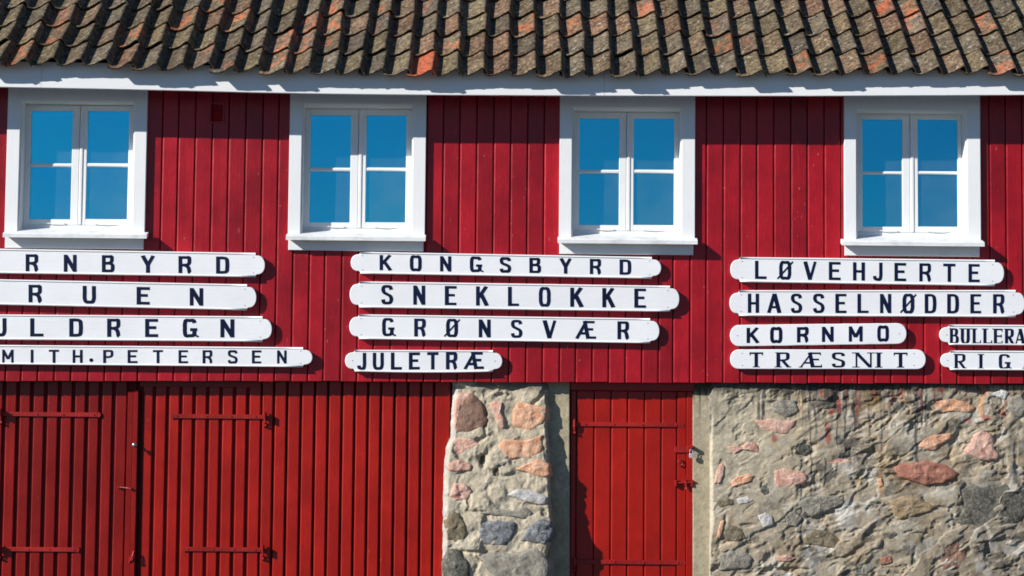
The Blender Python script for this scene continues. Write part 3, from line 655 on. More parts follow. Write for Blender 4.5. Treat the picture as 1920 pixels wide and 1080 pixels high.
def c3(l): return [(1280 + x/2.842, 700 + y/2.842) for x, y in l]
def c4(l):
    q = [(820 + x/2.842, 700 + y/2.842) for x, y in l]; cx = sum(a for a, _ in q)/len(q); cy = sum(b for _, b in q)/len(q)
    return [(cx+(a-cx)*1.12, cy+(b-cy)*1.12) for a, b in q]
RS = [
 ('pink', .010, [(380,245),(420,250),(470,240),(530,252),(610,250),(600,270),(560,325),(500,320),(430,300),(395,270)]),
 ('pink', .012, [(235,390),(270,385),(310,390),(345,365),(385,370),(410,395),(405,425),(360,410),(310,408),(270,430)]),
 ('pink', .008, [(165,590),(175,530),(200,480),(225,490),(220,540),(200,590)]),
 ('orange', .012, [(250,580),(290,550),(360,530),(380,545),(370,575),(300,600),(265,605)]),
 ('pink', .010, [(490,515),(540,505),(600,515),(660,535),(670,560),(640,590),(560,605),(500,615),(485,570)]),
 ('orange', .012, [(1300,150),(1350,145),(1440,135),(1500,150),(1560,180),(1540,210),(1440,205),(1380,210),(1340,180)]),
 ('orange', .014, [(1255,390),(1270,350),(1330,325),(1430,320),(1440,345),(1390,370),(1340,415),(1300,405)]),
 ('pink', .018, [(1550,330),(1590,300),(1640,320),(1665,360),(1660,400),(1690,430),(1680,460),(1600,465),(1530,440),(1490,415),(1520,385)]),
 ('redbrown', .022, [(1120,500),(1160,480),(1220,478),(1290,465),(1400,485),(1470,530),(1450,565),(1380,585),(1300,600),(1220,575),(1150,550)]),
 ('dark', .006, [(670,170),(700,145),(780,150),(820,160),(800,185),(700,195)]),
 ('dark', .010, [(1110,190),(1140,145),(1200,150),(1240,175),(1200,205),(1130,215)]),
 ('dark', .010, [(605,400),(630,370),(670,380),(690,410),(650,440),(615,430)]),
 ('grey', .012, [(590,685),(680,655),(760,650),(860,660),(870,690),(760,740),(690,770),(650,730)]),
 ('olive', .012, [(640,880),(700,830),(780,840),(850,890),(840,940),(780,930),(700,915),(650,910)]),
 ('ochre', .014, [(1090,680),(1180,650),(1250,660),(1340,710),(1330,730),(1200,770),(1150,780)]),
 ('dark', .006, [(1480,620),(1560,590),(1700,580),(1819,600),(1850,700),(1800,800),(1680,840),(1560,860),(1500,840),(1470,770),(1510,700)]),
 ('grey', .016, [(1240,900),(1340,860),(1380,880),(1370,960),(1300,1005),(1230,1010)]),
 ('brown', .016, [(1390,900),(1460,870),(1510,930),(1520,1000),(1460,1060),(1380,1050),(1370,970)]),
 ('white', .010, [(1640,110),(1700,85),(1740,100),(1720,140),(1680,130)]),
 ('grey', .010, [(1750,130),(1800,110),(1840,180),(1800,240),(1750,220),(1720,190)]),
 ('white', .008, [(400,760),(440,740),(480,760),(485,810),(430,820)]),
 ('olive', .010, [(170,680),(230,660),(280,675),(270,700),(200,715)]),
 ('white', .008, [(285,670),(340,655),(380,675),(350,690),(300,700)]),
 ('pink', .006, [(500,980),(560,965),(600,985),(570,1003),(510,1000)]),
 ('grey', .012, [(190,970),(260,940),(340,950),(380,990),(350,1040),(200,1050)]),
 ('orange', .008, [(180,880),(200,790),(222,780),(215,830),(200,880)]),
 ('olive', .010, [(215,850),(240,800),(320,830),(340,880),(280,900),(230,890)]),
 ('white', .006, [(500,1075),(560,1062),(625,1060),(610,1090),(540,1095)]),
 ('grey', .008, [(470,165),(520,140),(600,145),(620,200),(560,235),(480,210)]),
 ('dark', .010, [(1080,860),(1130,840),(1170,860),(1150,890),(1100,885)]),
 ('grey', .010, [(545,760),(590,730),(640,770),(610,820),(555,810)]),
 ('orange', .006, [(1035,565),(1058,556),(1072,600),(1045,610)]),
 ('pink', .006, [(740,462),(830,452),(915,462),(900,482),(830,486),(760,483)]),
 ('dark', .006, [(945,375),(1000,345),(1030,345),(1010,368),(960,388)]),
 ('redbrown', .008, [(1050,985),(1110,970),(1120,1010),(1070,1020)]),
 ('dark', .008, [(1560,920),(1620,900),(1610,940),(1570,950)]),
 ('dark', .008, [(415,610),(455,570),(465,640),(430,655)]),
 ('grey', .014, [(1980,300),(2080,280),(2150,330),(2120,400),(2010,410)]),
 ('pink', .014, [(1900,720),(2000,700),(2040,760),(1980,810),(1900,790)]),
 ('orange', .012, [(2150,560),(2230,540),(2280,590),(2200,630)]),
 ('brown', .012, [(1950,950),(2080,930),(2120,1010),(1990,1040)]),
 ('grey', .012, [(620,1150),(760,1110),(840,1150),(780,1230),(650,1220)]),
 ('grey', .012, [(900,1020),(990,990),(1030,1030),(980,1080),(910,1075)]),
]
PS = [
 ('brown', .010, [(105,310),(115,220),(150,135),(185,128),(230,165),(262,250),(240,285),(160,305)]),
 ('pink', .012, [(92,290),(94,170),(110,120),(172,118),(135,150),(110,225),(102,280)]),
 ('pink', .016, [(285,170),(310,155),(345,160),(335,200),(355,240),(355,290),(330,295),(310,230)]),
 ('orange', .020, [(410,210),(430,160),(500,170),(575,185),(580,240),(530,280),(490,300),(410,275)]),
 ('pink', .014, [(75,390),(100,350),(170,350),(225,380),(190,400),(130,432),(80,415)]),
 ('orange', .020, [(330,390),(370,355),(470,365),(550,335),(552,420),(500,450),(430,450),(370,460),(335,420)]),
 ('pink', .008, [(60,480),(120,465),(175,490),(170,515),(90,520),(62,515)]),
 ('orange', .018, [(425,510),(470,490),(540,460),(595,490),(600,540),(560,555),(490,530)]),
 ('pink', .018, [(70,650),(90,590),(140,590),(180,625),(160,670),(100,675)]),
 ('white', .014, [(385,650),(430,620),(510,630),(575,660),(570,695),(520,695),(440,670)]),
 ('grey', .012, [(245,745),(320,725),(400,735),(460,715),(495,745),(470,775),(390,760),(300,755)]),
 ('blue', .024, [(230,850),(245,800),(310,790),(410,800),(405,850),(370,910),(300,915),(235,900)]),
 ('blue', .026, [(455,885),(500,810),(560,780),(605,800),(615,870),(570,910),(500,895)]),
 ('olive', .020, [(45,800),(80,745),(115,760),(155,820),(140,880),(100,895),(60,870)]),
 ('dark', .022, [(60,950),(110,950),(160,1010),(170,1070),(150,1120),(50,1120),(35,1020)]),
 ('grey', .024, [(235,980),(300,965),(420,965),(520,950),(580,1000),(590,1075),(560,1120),(330,1120),(290,1060)]),
 ('dark', .004, [(222,470),(245,435),(264,470),(243,512)]),  # this and the next are holes: dark fill painted for the shade inside
 ('olive', .006, [(305,505),(340,488),(352,525),(320,560)]),
 ('grey', .012, [(290,480),(370,470),(350,490),(300,495)]),
]
BASEC = np.array([0.37, 0.312, 0.228])
def shade_cols(F_, seed, streak_top, amount=1.0):
    PX, PY = F_.PX, F_.PY; u = PX/46.0; v = PY/46.0
    col = np.ones(PX.shape+(3,))*BASEC
    def blend(mask, c):
        mask = np.clip(mask, 0, 1)[..., None]; col[:] = col*(1-mask) + np.array(c)*mask
    blend(smooth(.0, .5, fbm(u*.6, v*.6, seed+1, 5, .6))*.6, (.27, .245, .20))
    blend(smooth(.1, .5, fbm(u*1.3, v*1.6, seed+2, 6, .65))*.75, (.42, .385, .31))
    blend(smooth(.15, .42, fbm(u*1.5, v*1.5, seed+3, 6, .7))*.85, (.155, .128, .096))
    blend(smooth(.2, .45, fbm(u*3, v*3, seed+4, 5, .7))*.6, (.47, .44, .38))
    blend(smooth(.05, .35, fbm(u*.9, v*.8, seed+6, 5, .6))*.55, (.34, .255, .155))
    return col, blend, u, v
# right-hand rubble wall
FR = Field(1331, 2260, 716, 1160, 1.55)
PX, PY = FR.PX, FR.PY; u = PX/46.0; v = PY/46.0
wx = u + .35*fbm(u*1.2, v*1.2, 5, 4); wy = v + .35*fbm(u*1.2, v*1.2, 9, 4)
f1, f2, idv = worley(wx*.55 + 3, wy*.85 + 2, 21); cellb = smooth(0.02, .35, f2-f1)
rgh = .25 + .85*smooth(-.15, .25, fbm(u*.4, v*.45, 145, 3))
h = .018*cellb*(.3+idv) + .024*fbm(u*.45, v*.5, 31, 3) + (.016*fbm(u*1.0+.4*wy, v*1.6, 41, 6, .55))*rgh
h += .006*rgh*smooth(.35, .9, ridged(u*.9+.5*wx, v*1.7, 51, 4)) * smooth(-.1, .4, fbm(u*.5, v*.5, 55, 2))
cre = smooth(.78, .98, ridged(wx*.8, wy*1.3, 61, 2)) * smooth(-.05, .3, fbm(u*.7, v*.7, 65, 3)); h -= .015*cre
def terr(a, fx, fy, seed, w=.035, o=5, th=0.0): return a*smooth(th-w, th+w, fbm(u*fx + .25*wy, v*fy + .25*wx, seed, o, .58))
h += terr(.024, .42, .6, 151, .06) + rgh*terr(.010, .8, 1.3, 157, .10) - rgh*terr(.020, .7, 1.1, 169, .06, 3, .25) - terr(.02, 1.2, 1.8, 175, .04, 4, .33)
calm = (1-smooth(60, 235, np.hypot((PX-1365)*.8, (PY-790)*.6)))*.65
h = (h-.02)*(1-calm*.85) + .006*fbm(u*3.2, v*3.2, 71, 4, .6)
# traced hollows, px, py, rx, ry, depth
HOL = [(1905,915,18,60,-.01),(1512,845,18,16,.03),(1690,758,22,12,.02),(1532,757,28,8,.022),(1800,820,10,22,.03),(1845,795,16,6,.02),(1680,890,30,5,.018),(1512,910,22,10,.03),(1530,900,8,22,.02),(1432,912,8,18,.02),(1470,755,28,5,.016),(1640,880,20,8,.02),
       (1810,925,8,30,.03),(1800,985,14,14,.02),(1500,975,12,10,.02),(1478,970,5,18,.018),(1560,948,36,6,.022),(1545,960,25,6,.02),(1735,900,45,6,.02),(1745,953,36,6,.025),(1670,1005,14,8,.02),(1722,1000,26,5,.02),(1715,1050,8,14,.02),(1480,1068,60,5,.03),(1420,1075,22,5,.02),(1360,975,6,12,.018),(1366,1040,10,14,.018),(1440,1045,10,14,.018),(1625,825,24,5,.02),(1850,1035,8,30,.012),(1740,1010,10,35,.02),(1890,960,25,10,.015),(1905,850,5,30,.012),(1885,860,4,25,.012),(1355,870,6,12,.015),(1400,985,18,5,.02)]
hol = np.zeros(PX.shape); rp = .35*fbm(u*2.5, v*2.5, 81, 3)
for (a, b, rx, ry, dd) in HOL:
    q = np.hypot((PX-a)/rx, (PY-b)/ry) + rp*1.4; mk = 1-smooth(.55, 1.05, q); h -= dd*mk; hol = np.maximum(hol, mk if dd > 0 else 0)
FR.D = .055 - h*.72
# rounded left arris, wavering
edge = 1331 + 3.0*fbm(v*.8+0*u, v*0+2, 91, 3) + np.where(PY > 960, (960-PY)*.05, 0)
ar = 1-smooth(0, 8, PX-edge); FR.D = FR.D*(1-ar) + (.055+.045*ar)*ar
for kd, H, pl in RS:                                    # mortar pulled back a little round each stone
    pass
col, blend, _, _ = shade_cols(FR, 100, 720)
blend((1-smooth(20, 170, np.hypot((PX-1370)*.8, (PY-800)*.7)))*.85, (.47, .415, .305))
blend((1-smooth(3, 11, PX-edge))*.8, (.50, .455, .36))  # paler strip painted for sunlight caught on the left-facing arris
blend(smooth(1500, 1900, PX)*smooth(850, 1000, PY)*.6, (.235, .205, .16))
blend(smooth(.26, .34, fbm(u*1.1, v*1.5, 611, 5, .6))*smooth(1400, 1500, PX)*.75, (.10, .095, .08))
blend(smooth(.28, .36, fbm(u*1.3, v*1.3, 617, 5, .6))*smooth(1400, 1500, PX)*.6, (.46, .44, .40))
blend(smooth(.1, .5, fbm(u*.8, v*.5, 111, 5))*smooth(1560, 1640, PX)*(1-smooth(1730, 1800, PX))*(1-smooth(850, 960, PY))*.95, (.24, .155, .07))
for (a, b, rx, ry, c_, s_) in [(1840, 765, 7, 28, (.46,.25,.12), .8), (1503, 760, 8, 25, (.42,.3,.16), .6), (1652, 905, 8, 30, (.45,.27,.12), .7), (1610, 900, 10, 30, (.36,.26,.12), .5), (1370, 1000, 12, 50, (.45,.32,.22), .5), (1585, 965, 28, 36, (.52,.50,.45), .85), (1785, 960, 9, 45, (.5,.45,.36), .6), (1760,925,40,14,(.46,.43,.37),.5)]:
    blend((1-smooth(.3, 1.1, np.hypot((PX-a)/rx, (PY-b)/ry)+rp*1.2))*s_, c_)
# run-down streaks of tar and red paint from the eave of the cladding
def streaks(seed, freq, thr, lmin, lmax, xr, c_, top=722, s_=.8, wid=1.0):
    xw = PX + 2.0*vnoise(PY/40.0, PX*0+seed, seed)
    n1 = vnoise(xw/wid*freq, PX*0+seed*1.7, seed); ln = lmin + (lmax-lmin)*np.clip(vnoise(xw/9.0, PX*0+3.3, seed+3)*.5+.5, 0, 1)**2.2
    mk = smooth(thr, thr+.22, n1)*(1-smooth(.7, 1.05, (PY-top)/ln))*(.45+.55*smooth(-.3, .3, fbm(PX/8., PY/9., seed+5, 3)))
    xm = smooth(xr[0], xr[0]+20, PX)*(1-smooth(xr[1]-20, xr[1], PX)); blend(mk*xm*s_, c_)
streaks(201, .28, .25, 15, 130, (1300, 1760), (.05, .045, .05), s_=.9)
streaks(202, .17, .40, 60, 280, (1500, 1740), (.05, .05, .06), s_=.85)
streaks(204, .5, .0, 12, 60, (1330, 1960), (.05, .045, .04), s_=.8)
streaks(206, .33, .1, 20, 110, (1440, 1720), (.07, .055, .04), s_=.8)
streaks(203, .20, .42, 20, 150, (1520, 1900), (.25, .04, .035), s_=.7)
for (a, b, rx, ry) in [(1552, 815, 6, 24), (1573, 760, 5, 18), (1540, 735, 4, 14), (1452, 822, 5, 7), (1560, 772, 7, 6), (1765, 730, 9, 5), (1674, 750, 3, 12), (1815, 788, 8, 7), (1850,784,10,6), (1775,765,10,8), (1880,775,6,5)]:
    blend((1-smooth(.5, 1.1, np.hypot((PX-a)/rx, (PY-b)/ry)+rp))*.75, (.36, .06, .045))
for (a, y0, y1, wd) in [(1502, 905, 1022, 1.6), (1521, 800, 950, 1.2), (1547, 860, 915, 1.4), (1720, 730, 880, 1.1), (1510, 960, 975, 5), (1729,725,800,1.8), (1717,740,870,1.5), (1430,740,800,1.0), (1585,740,850,1.2), (1570,760,840,1.2)]:
    blend((1-smooth(wd*.6, wd*1.5, np.abs(PX-a-1.5*vnoise(PY/14., PX*0, 7))))*smooth(y0-4, y0, PY)*(1-smooth(y1-6, y1, PY))*.85, (.04, .045, .06))
blend((1-smooth(726, 744, PY+8*fbm(u*2, v*0, 77, 3)+(PX-1330)*.02))*.85, (.05, .045, .04))  # tar band, painted darker and deeper for the shade under the cladding
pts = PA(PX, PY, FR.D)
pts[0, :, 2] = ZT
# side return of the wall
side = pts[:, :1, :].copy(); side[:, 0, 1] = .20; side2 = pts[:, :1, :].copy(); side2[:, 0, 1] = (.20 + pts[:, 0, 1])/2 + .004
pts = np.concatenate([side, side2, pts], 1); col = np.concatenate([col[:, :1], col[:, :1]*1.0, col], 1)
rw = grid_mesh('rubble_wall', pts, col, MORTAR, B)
for i, (kd, H, pl) in enumerate(RS): make_stone(c3(pl), kd, H, FR, rw, i+1)
bkw = MB(); bkw.box(X(1345, 900, .2), XR, .20, .40, 0, ZT); bkw.build('wall_core', DARKROOM, B)

# concrete door jambs
def concrete(px0, px1, Y, seed, name='concrete_jamb'):
    Fj = Field(px0, px1, 712, 1160, 2.0); PX_, PY_ = Fj.PX, Fj.PY; u_ = PX_/46.; v_ = PY_/46.
    Fj.D = Y - .003*fbm(u_*2, v_*2, seed, 5, .6) - .0015*fbm(u_*8, v_*8, seed+1, 3)
    c_ = np.ones(PX_.shape+(3,))*np.array([.40, .345, .235]); mk = smooth(0, .5, fbm(u_, v_, seed+3, 5, .6))[..., None]*.5; c_ = c_*(1-mk)+np.array([.46, .41, .31])*mk
    return Fj, c_
Fj, cj = concrete(1299, 1352, .115, 300)
PXj, PYj = Fj.PX, Fj.PY
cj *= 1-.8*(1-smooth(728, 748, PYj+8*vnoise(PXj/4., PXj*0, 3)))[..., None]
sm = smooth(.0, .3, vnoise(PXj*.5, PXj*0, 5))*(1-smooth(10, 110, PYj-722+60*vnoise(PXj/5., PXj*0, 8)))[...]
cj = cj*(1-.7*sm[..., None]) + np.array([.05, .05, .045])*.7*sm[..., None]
pj = PA(PXj, PYj, Fj.D); pj[:, 0, 1] += .0; s0 = pj[:, :1].copy(); s0[..., 1] = .2; pj = np.concatenate([s0, pj], 1); cj = np.concatenate([cj[:, :1], cj], 1)
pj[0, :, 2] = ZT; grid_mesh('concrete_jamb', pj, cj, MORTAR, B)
Fk, ck = concrete(1010, 1069, .105, 320)
pk = PA(Fk.PX, Fk.PY, Fk.D); s0 = pk[:, -1:].copy(); s0[..., 1] = .2; pk = np.concatenate([pk, s0], 1); ck = np.concatenate([ck, ck[:, -1:]], 1); pk[0, :, 2] = ZT
grid_mesh('concrete_jamb', pk, ck, MORTAR, B)

# stone pillar between plank wall and door
LT = [(716, 849), (745, 848), (820, 844), (840, 836), (880, 832), (960, 830), (1080, 829), (1160, 827)]
RT = [(716, 1026), (745, 1028), (800, 1027), (830, 1027), (870, 1031), (930, 1030), (960, 1034), (990, 1037), (1040, 1028), (1080, 1030), (1160, 1032)]
FT = [(716, .075), (745, .055), (800, .035), (840, .005), (880, -.03), (985, -.10), (1080, -.125), (1160, -.15)]
FP = Field(822, 1044, 716, 1160, 1.5); PX, PY = FP.PX, FP.PY; u = PX/46.; v = PY/46.
le = np.interp(PY, *zip(*LT)) + 2.5*fbm(v*1.7, v*0+.5, 401, 4); re = np.interp(PY, *zip(*RT)) + 5*fbm(v*1.6, v*0+.5, 411, 5)
tt = (PX-822)/(1044-822); QX = le + (re-le)*tt          # grid warped between the traced edges
u = QX/46.; wx = u+.3*fbm(u*1.3, v*1.3, 421, 4); wy = v+.3*fbm(u*1.3, v*1.3, 431, 4)
f1, f2, idv = worley(wx*.8+5, wy*1.05+4, 441)
h = .022*smooth(.03, .4, f2-f1)*(.3+idv) + .020*fbm(u*1.0, v*1.0, 451, 5, .6) + .008*fbm(u*3.2, v*3.2, 461, 4, .6) + .010*smooth(.4, .95, ridged(wx*1.2, wy*1.2, 471, 3))
hol = [(905,865,8,13,.05),(932,885,7,9,.03),(1012,1010,10,6,.0),(850,1000,14,12,.02),(880,935,6,16,.02),(895,1035,30,5,.02),(912,985,8,40,.015),(1000,945,30,5,.015),(1022,962,8,10,.02),(940,730,30,5,.02),(965,860,22,4,.02),(880,745,18,6,-.0),(910,790,5,25,.02)]
rp2 = .35*fbm(u*2.5, v*2.5, 481, 3)
for (a, b, rx, ry, dd) in hol: h -= dd*(1-smooth(.5, 1.05, np.hypot((QX-a)/rx, (PY-b)/ry)+rp2*1.3))
base = np.interp(PY, *zip(*FT)); el = QX-le; er = re-QX
FP.D0 = base - h + .07*(1-smooth(0, 11, el))**1.5 + .03*(1-smooth(0, 7, er))**2
class Warp:
    def Y(s, px, py):
        j = int(np.clip((py-FP.y0)/FP.st, 0, len(FP.ys)-1)); l, r = le[j, 0], re[j, 0]; t_ = np.clip((px-l)/(r-l), 0, 1); i = int(t_*(len(FP.xs)-1)); return float(FP.D0[j, i])
FQ = Field(822, 1044, 716, 1160, 1.5); FQ.PX, FQ.PY = QX, PY
col, blend, _, _ = shade_cols(FQ, 500, 720)
blend(np.ones(PX.shape)*.65, (.51, .455, .345))
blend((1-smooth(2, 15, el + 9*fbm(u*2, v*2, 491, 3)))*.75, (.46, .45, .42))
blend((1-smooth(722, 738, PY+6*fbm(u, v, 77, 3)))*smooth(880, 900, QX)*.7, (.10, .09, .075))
pp = PA(QX, PY, FP.D0)
def retn(c, depth): s = pp[:, c:c+1].copy(); s[..., 1] = depth; return s
midL = (retn(0, .2) + pp[:, :1])/2; midR = (retn(-1, .2) if False else pp[:, -1:].copy()); rr_ = pp[:, -1:].copy(); rr_[..., 1] = .13
jag = .02*fbm(v[:, :1]*3, v[:, :1]*0+.7, 499, 4); midR[..., 1] = (pp[:, -1:, 1]*.5+.13*.5); midR[..., 0] += .01 + jag
pp = np.concatenate([retn(0, .2), midL, pp, midR, rr_], 1); col = np.concatenate([col[:, :1], col[:, :1], col, col[:, -1:], col[:, -1:]], 1)
pp[0, :, 2] = ZT
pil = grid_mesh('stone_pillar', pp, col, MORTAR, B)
for i, (kd, H, pl) in enumerate(PS): make_stone(c4(pl), kd, H, Warp(), pil, i+60)

# ------------------------------------------------------------------ lettering: strokes of a flat brush
BOLD = 1.12
def cr(pts, n=7, closed=False):
    out = []; m = len(pts)
    for i in range(m if closed else m-1):
        p0 = pts[(i-1) % m] if closed or i > 0 else pts[0]; p1 = pts[i]; p2 = pts[(i+1) % m]; p3 = pts[(i+2) % m] if closed or i+2 < m else pts[-1]
        for k in range(n):
            t = k/n; out.append(tuple(.5*((2*p1[j])+(-p0[j]+p2[j])*t+(2*p0[j]-5*p1[j]+4*p2[j]-p3[j])*t*t+(-p0[j]+3*p1[j]-3*p2[j]+p3[j])*t**3) for j in (0, 1)))
    if not closed: out.append(tuple(pts[-1]))
    else: out.append(out[0])
    return out
def glyph(ch, W, sv, sh, serif=False):
    """list of (centre line, pen width, pen height); box W x 1"""
    a, b = sv/2, sh/2; L, R, T, Bt = a, W-a, 1-b, b; S = []; thin = sv*.42 if serif else sv
    def st(x, w=sv, y0=0, y1=1): S.append(([(x, y0), (x, y1)], w, w))
    def bar(x0, x1, y, hh=sh): S.append(([(x0, y), (x1, y)], hh, hh))
    def sf(x, y, w=None):
        if serif: ww = (w or sv*1.0); S.append(([(x-ww, y), (x+ww, y)], .055, .055))
    lo, hi = .027, .973
    if ch == 'I': st(W/2); sf(W/2, lo); sf(W/2, hi)
    elif ch == 'L': st(L); bar(L, W, Bt); sf(L, hi); sf(L, lo); serif and S.append(([(W-.03, 0), (W-.03, .24)], .06, .06))
    elif ch == 'T': st(W/2); bar(0, W, T); sf(W/2, lo); serif and S.extend([([(.03, .8), (.03, 1)], .06, .06), ([(W-.03, .8), (W-.03, 1)], .06, .06)])
    elif ch == 'E':
        st(L); bar(L, W, T); bar(L, W*.86, .52); bar(L, W, Bt); sf(L, hi); sf(L, lo)
        if serif: S.extend([([(W-.03, 0), (W-.03, .22)], .06, .06), ([(W-.03, .8), (W-.03, 1)], .06, .06), ([(W*.86, .42), (W*.86, .62)], .05, .05)])
    elif ch == 'H': st(L); st(R); bar(L, R, .5)
    elif ch == 'N':
        if serif: st(L*.9, thin); st(W-thin/2-.03, thin); S.append(([(L, .97), (R, .03)], sv*1.15, sv*.5)); sf(L*.7, lo); sf(L*.5, hi); sf(W-thin/2-.03, hi)
        else: st(L, sv*.92); st(R, sv*.92); S.append(([(L, .94), (R, .06)], sv*1.2, sv*.6))
    elif ch == 'M': st(L, sv*.9); st(R, sv*.9); S.append(([(L, .95), (W/2, .28)], sv*1.1, sv*.5)); S.append(([(W/2, .28), (R, .95)], sv*1.1, sv*.5))
    elif ch == 'U': S.append((cr([(L, 1), (L, .6), (L, .3), (L+(W/2-L)*.3, .1), (W/2, Bt), (R-(R-W/2)*.3, .1), (R, .3), (R, .6), (R, 1)]), sv, sh*1.1)); sf(L, hi); sf(R, hi)
    elif ch == 'J': S.append((cr([(R, 1), (R, .6), (R, .3), (R-(R-W/2)*.3, .09), (W*.46, Bt), (L*1.1, .12), (L*.9, .26)]), sv, sh*1.1))
    elif ch in 'OØ':
        S.append((cr([(W/2, T), (R-.07, .93), (R, .72), (R, .5), (R, .28), (R-.07, .07), (W/2, Bt), (L+.07, .07), (L, .28), (L, .5), (L, .72), (L+.07, .93)], 5, True), sv, sh*1.1))
        if ch == 'Ø': S.append(([(-.10, .02), (W+.10, .98)], .085, .085)); 
    elif ch == 'D': st(L); S.append((cr([(L, T), (W*.55, T), (R-.04, .86), (R, .62), (R, .38), (R-.04, .14), (W*.55, Bt), (L, Bt)]), sv, sh)); sf(L, hi, sv*.8); sf(L, lo, sv*.8)
    elif ch == 'P': st(L); S.append((cr([(L, T), (W*.6, T), (R-.02, .90), (R, .74), (R-.02, .56), (W*.6, .46), (L, .46)]), sv, sh))
    elif ch == 'R':
        st(L); S.append((cr([(L, T), (W*.6, T), (R-.03, .92), (R-.01, .75), (R-.03, .58), (W*.6, .48), (L, .48)]), sv, sh))
        S.append((cr([(W*.45, .48), (W*.66, .42), (R-.05, .28), (R-.01, .08), (R+.03, .03)]) if not serif else [(W*.42, .5), (R+.02, .03)], sv, sh*1.2)); sf(L, hi, sv*.8); sf(L, lo)
        if serif: S.append(([(R-.06, .03), (W+.09, .03)], .06, .06))
    elif ch == 'B':
        st(L); S.append((cr([(L, T), (W*.55, T), (R-.07, .92), (R-.05, .77), (R-.08, .62), (W*.5, .53), (L, .53)]), sv, sh)); S.append((cr([(L, .53), (W*.55, .53), (R-.03, .45), (R, .28), (R-.04, .1), (W*.55, Bt), (L, Bt)]), sv, sh)); sf(L, hi, sv*.7); sf(L, lo, sv*.7)
    elif ch == 'K': st(L); S.append(([(W-.07, 1), (L+.05, .42)], sv*1.15, sv*.5)); S.append(([(L+.2, .56), (W-.04, 0)], sv*1.25, sv*.5))
    elif ch == 'Y': S.append(([(.09, 1), (W/2, .45)], sv*1.2, sv*.5)); S.append(([(W-.09, 1), (W/2, .45)], sv*1.0, sv*.45)); st(W/2, sv, 0, .5)
    elif ch == 'V': S.append(([(.08, 1), (W/2, .0)], sv*1.2, sv*.5)); S.append(([(W-.07, 1), (W/2, .0)], sv*.8, sv*.4))
    elif ch == 'A':
        S.append(([(.05, 0), (W/2, 1)], thin*.95, thin*.5)); S.append(([(W-.08, 0), (W/2, 1)], sv*1.15, sv*.5)); bar(W*.22, W*.78, .3, sh*.9)
        sf(.06, lo, .11); sf(W-.08, lo, .14)
    elif ch == 'Æ':
        c = W*.52; S.append(([(.05, 0), (c, .97)], thin*.95, thin*.5)); S.append(([(c-.10, 1), (c+.10, 0)], sv*1.05, sv)); bar(W*.2, c, .30); bar(c-.12, W*.93, T); bar(c+.02, W*.86, .53); bar(c+.10, W, Bt)
        if serif: sf(.06, lo, .11); S.extend([([(W-.03, 0), (W-.03, .2)], .06, .06), ([(W*.93, .8), (W*.93, 1)], .06, .06)])
    elif ch == 'S': S.append((cr([(R-.01, .76), (R-.06, .91), (W*.5, T), (L+.05, .91), (L, .76), (L+.06, .61), (W*.5, .52), (R-.05, .42), (R, .25), (R-.07, .09), (W*.5, Bt), (L+.05, .08), (L-.01, .25)]), sv, sh*1.1))
    elif ch == 'G':
        S.append((cr([(R-.01, .78), (R-.07, .92), (W*.5, T), (L+.06, .92), (L, .72), (L, .5), (L, .28), (L+.06, .08), (W*.5, Bt), (R-.08, .10), (R-.02, .22)]), sv, sh*1.1))
        S.append(([(R-.02, .42), (R-.02, .12), ], sv, sv)); bar(W*.52, W+.02, .42, sh); S.append(([(R-.06, .13), (W+.10, .03)], .08, .10))
    elif ch == '.': S.append((cr([(W/2+.07*math.cos(t), .22+.07*math.sin(t)) for t in [i*math.pi/3 for i in range(6)]], 3, True), .15, .15))
    return [s for s in S if s]
def stroke_mesh(mb, line, pw, ph, f, lay):
    pts = [Vector(p) for p in line]
    pts = [p for i, p in enumerate(pts) if i == 0 or (p-pts[i-1]).length > 1e-5]; n = len(pts)
    if n < 2: return
    closed = (pts[0]-pts[-1]).length < 1e-4; Lf, Rg = [], []
    for i in range(n):
        if closed: d = pts[(i+1) % (n-1) if i == n-1 else i+1] - pts[i-1 if i > 0 else n-2]
        else: d = pts[min(i+1, n-1)] - pts[max(i-1, 0)]
        d.normalize(); nx, ny = -d.y, d.x
        o = Vector((nx*pw/2, ny*ph/2)); Lf.append(pts[i]+o); Rg.append(pts[i]-o)
    vs = [f(p, lay) for p in Lf] + [f(p, lay) for p in Rg] + [f(p, lay, True) for p in Lf] + [f(p, lay, True) for p in Rg]; fs = []
    for i in range(n-1):
        fs += [(i, n+i, n+i+1, i+1), (i, i+1, 2*n+i+1, 2*n+i), (n+i+1, n+i, 3*n+i, 3*n+i+1)]
    if not closed: fs += [(n, 0, 2*n, 3*n), (n-1, 2*n-1, 4*n-1, 3*n-1)]
    mb.add(vs, fs)

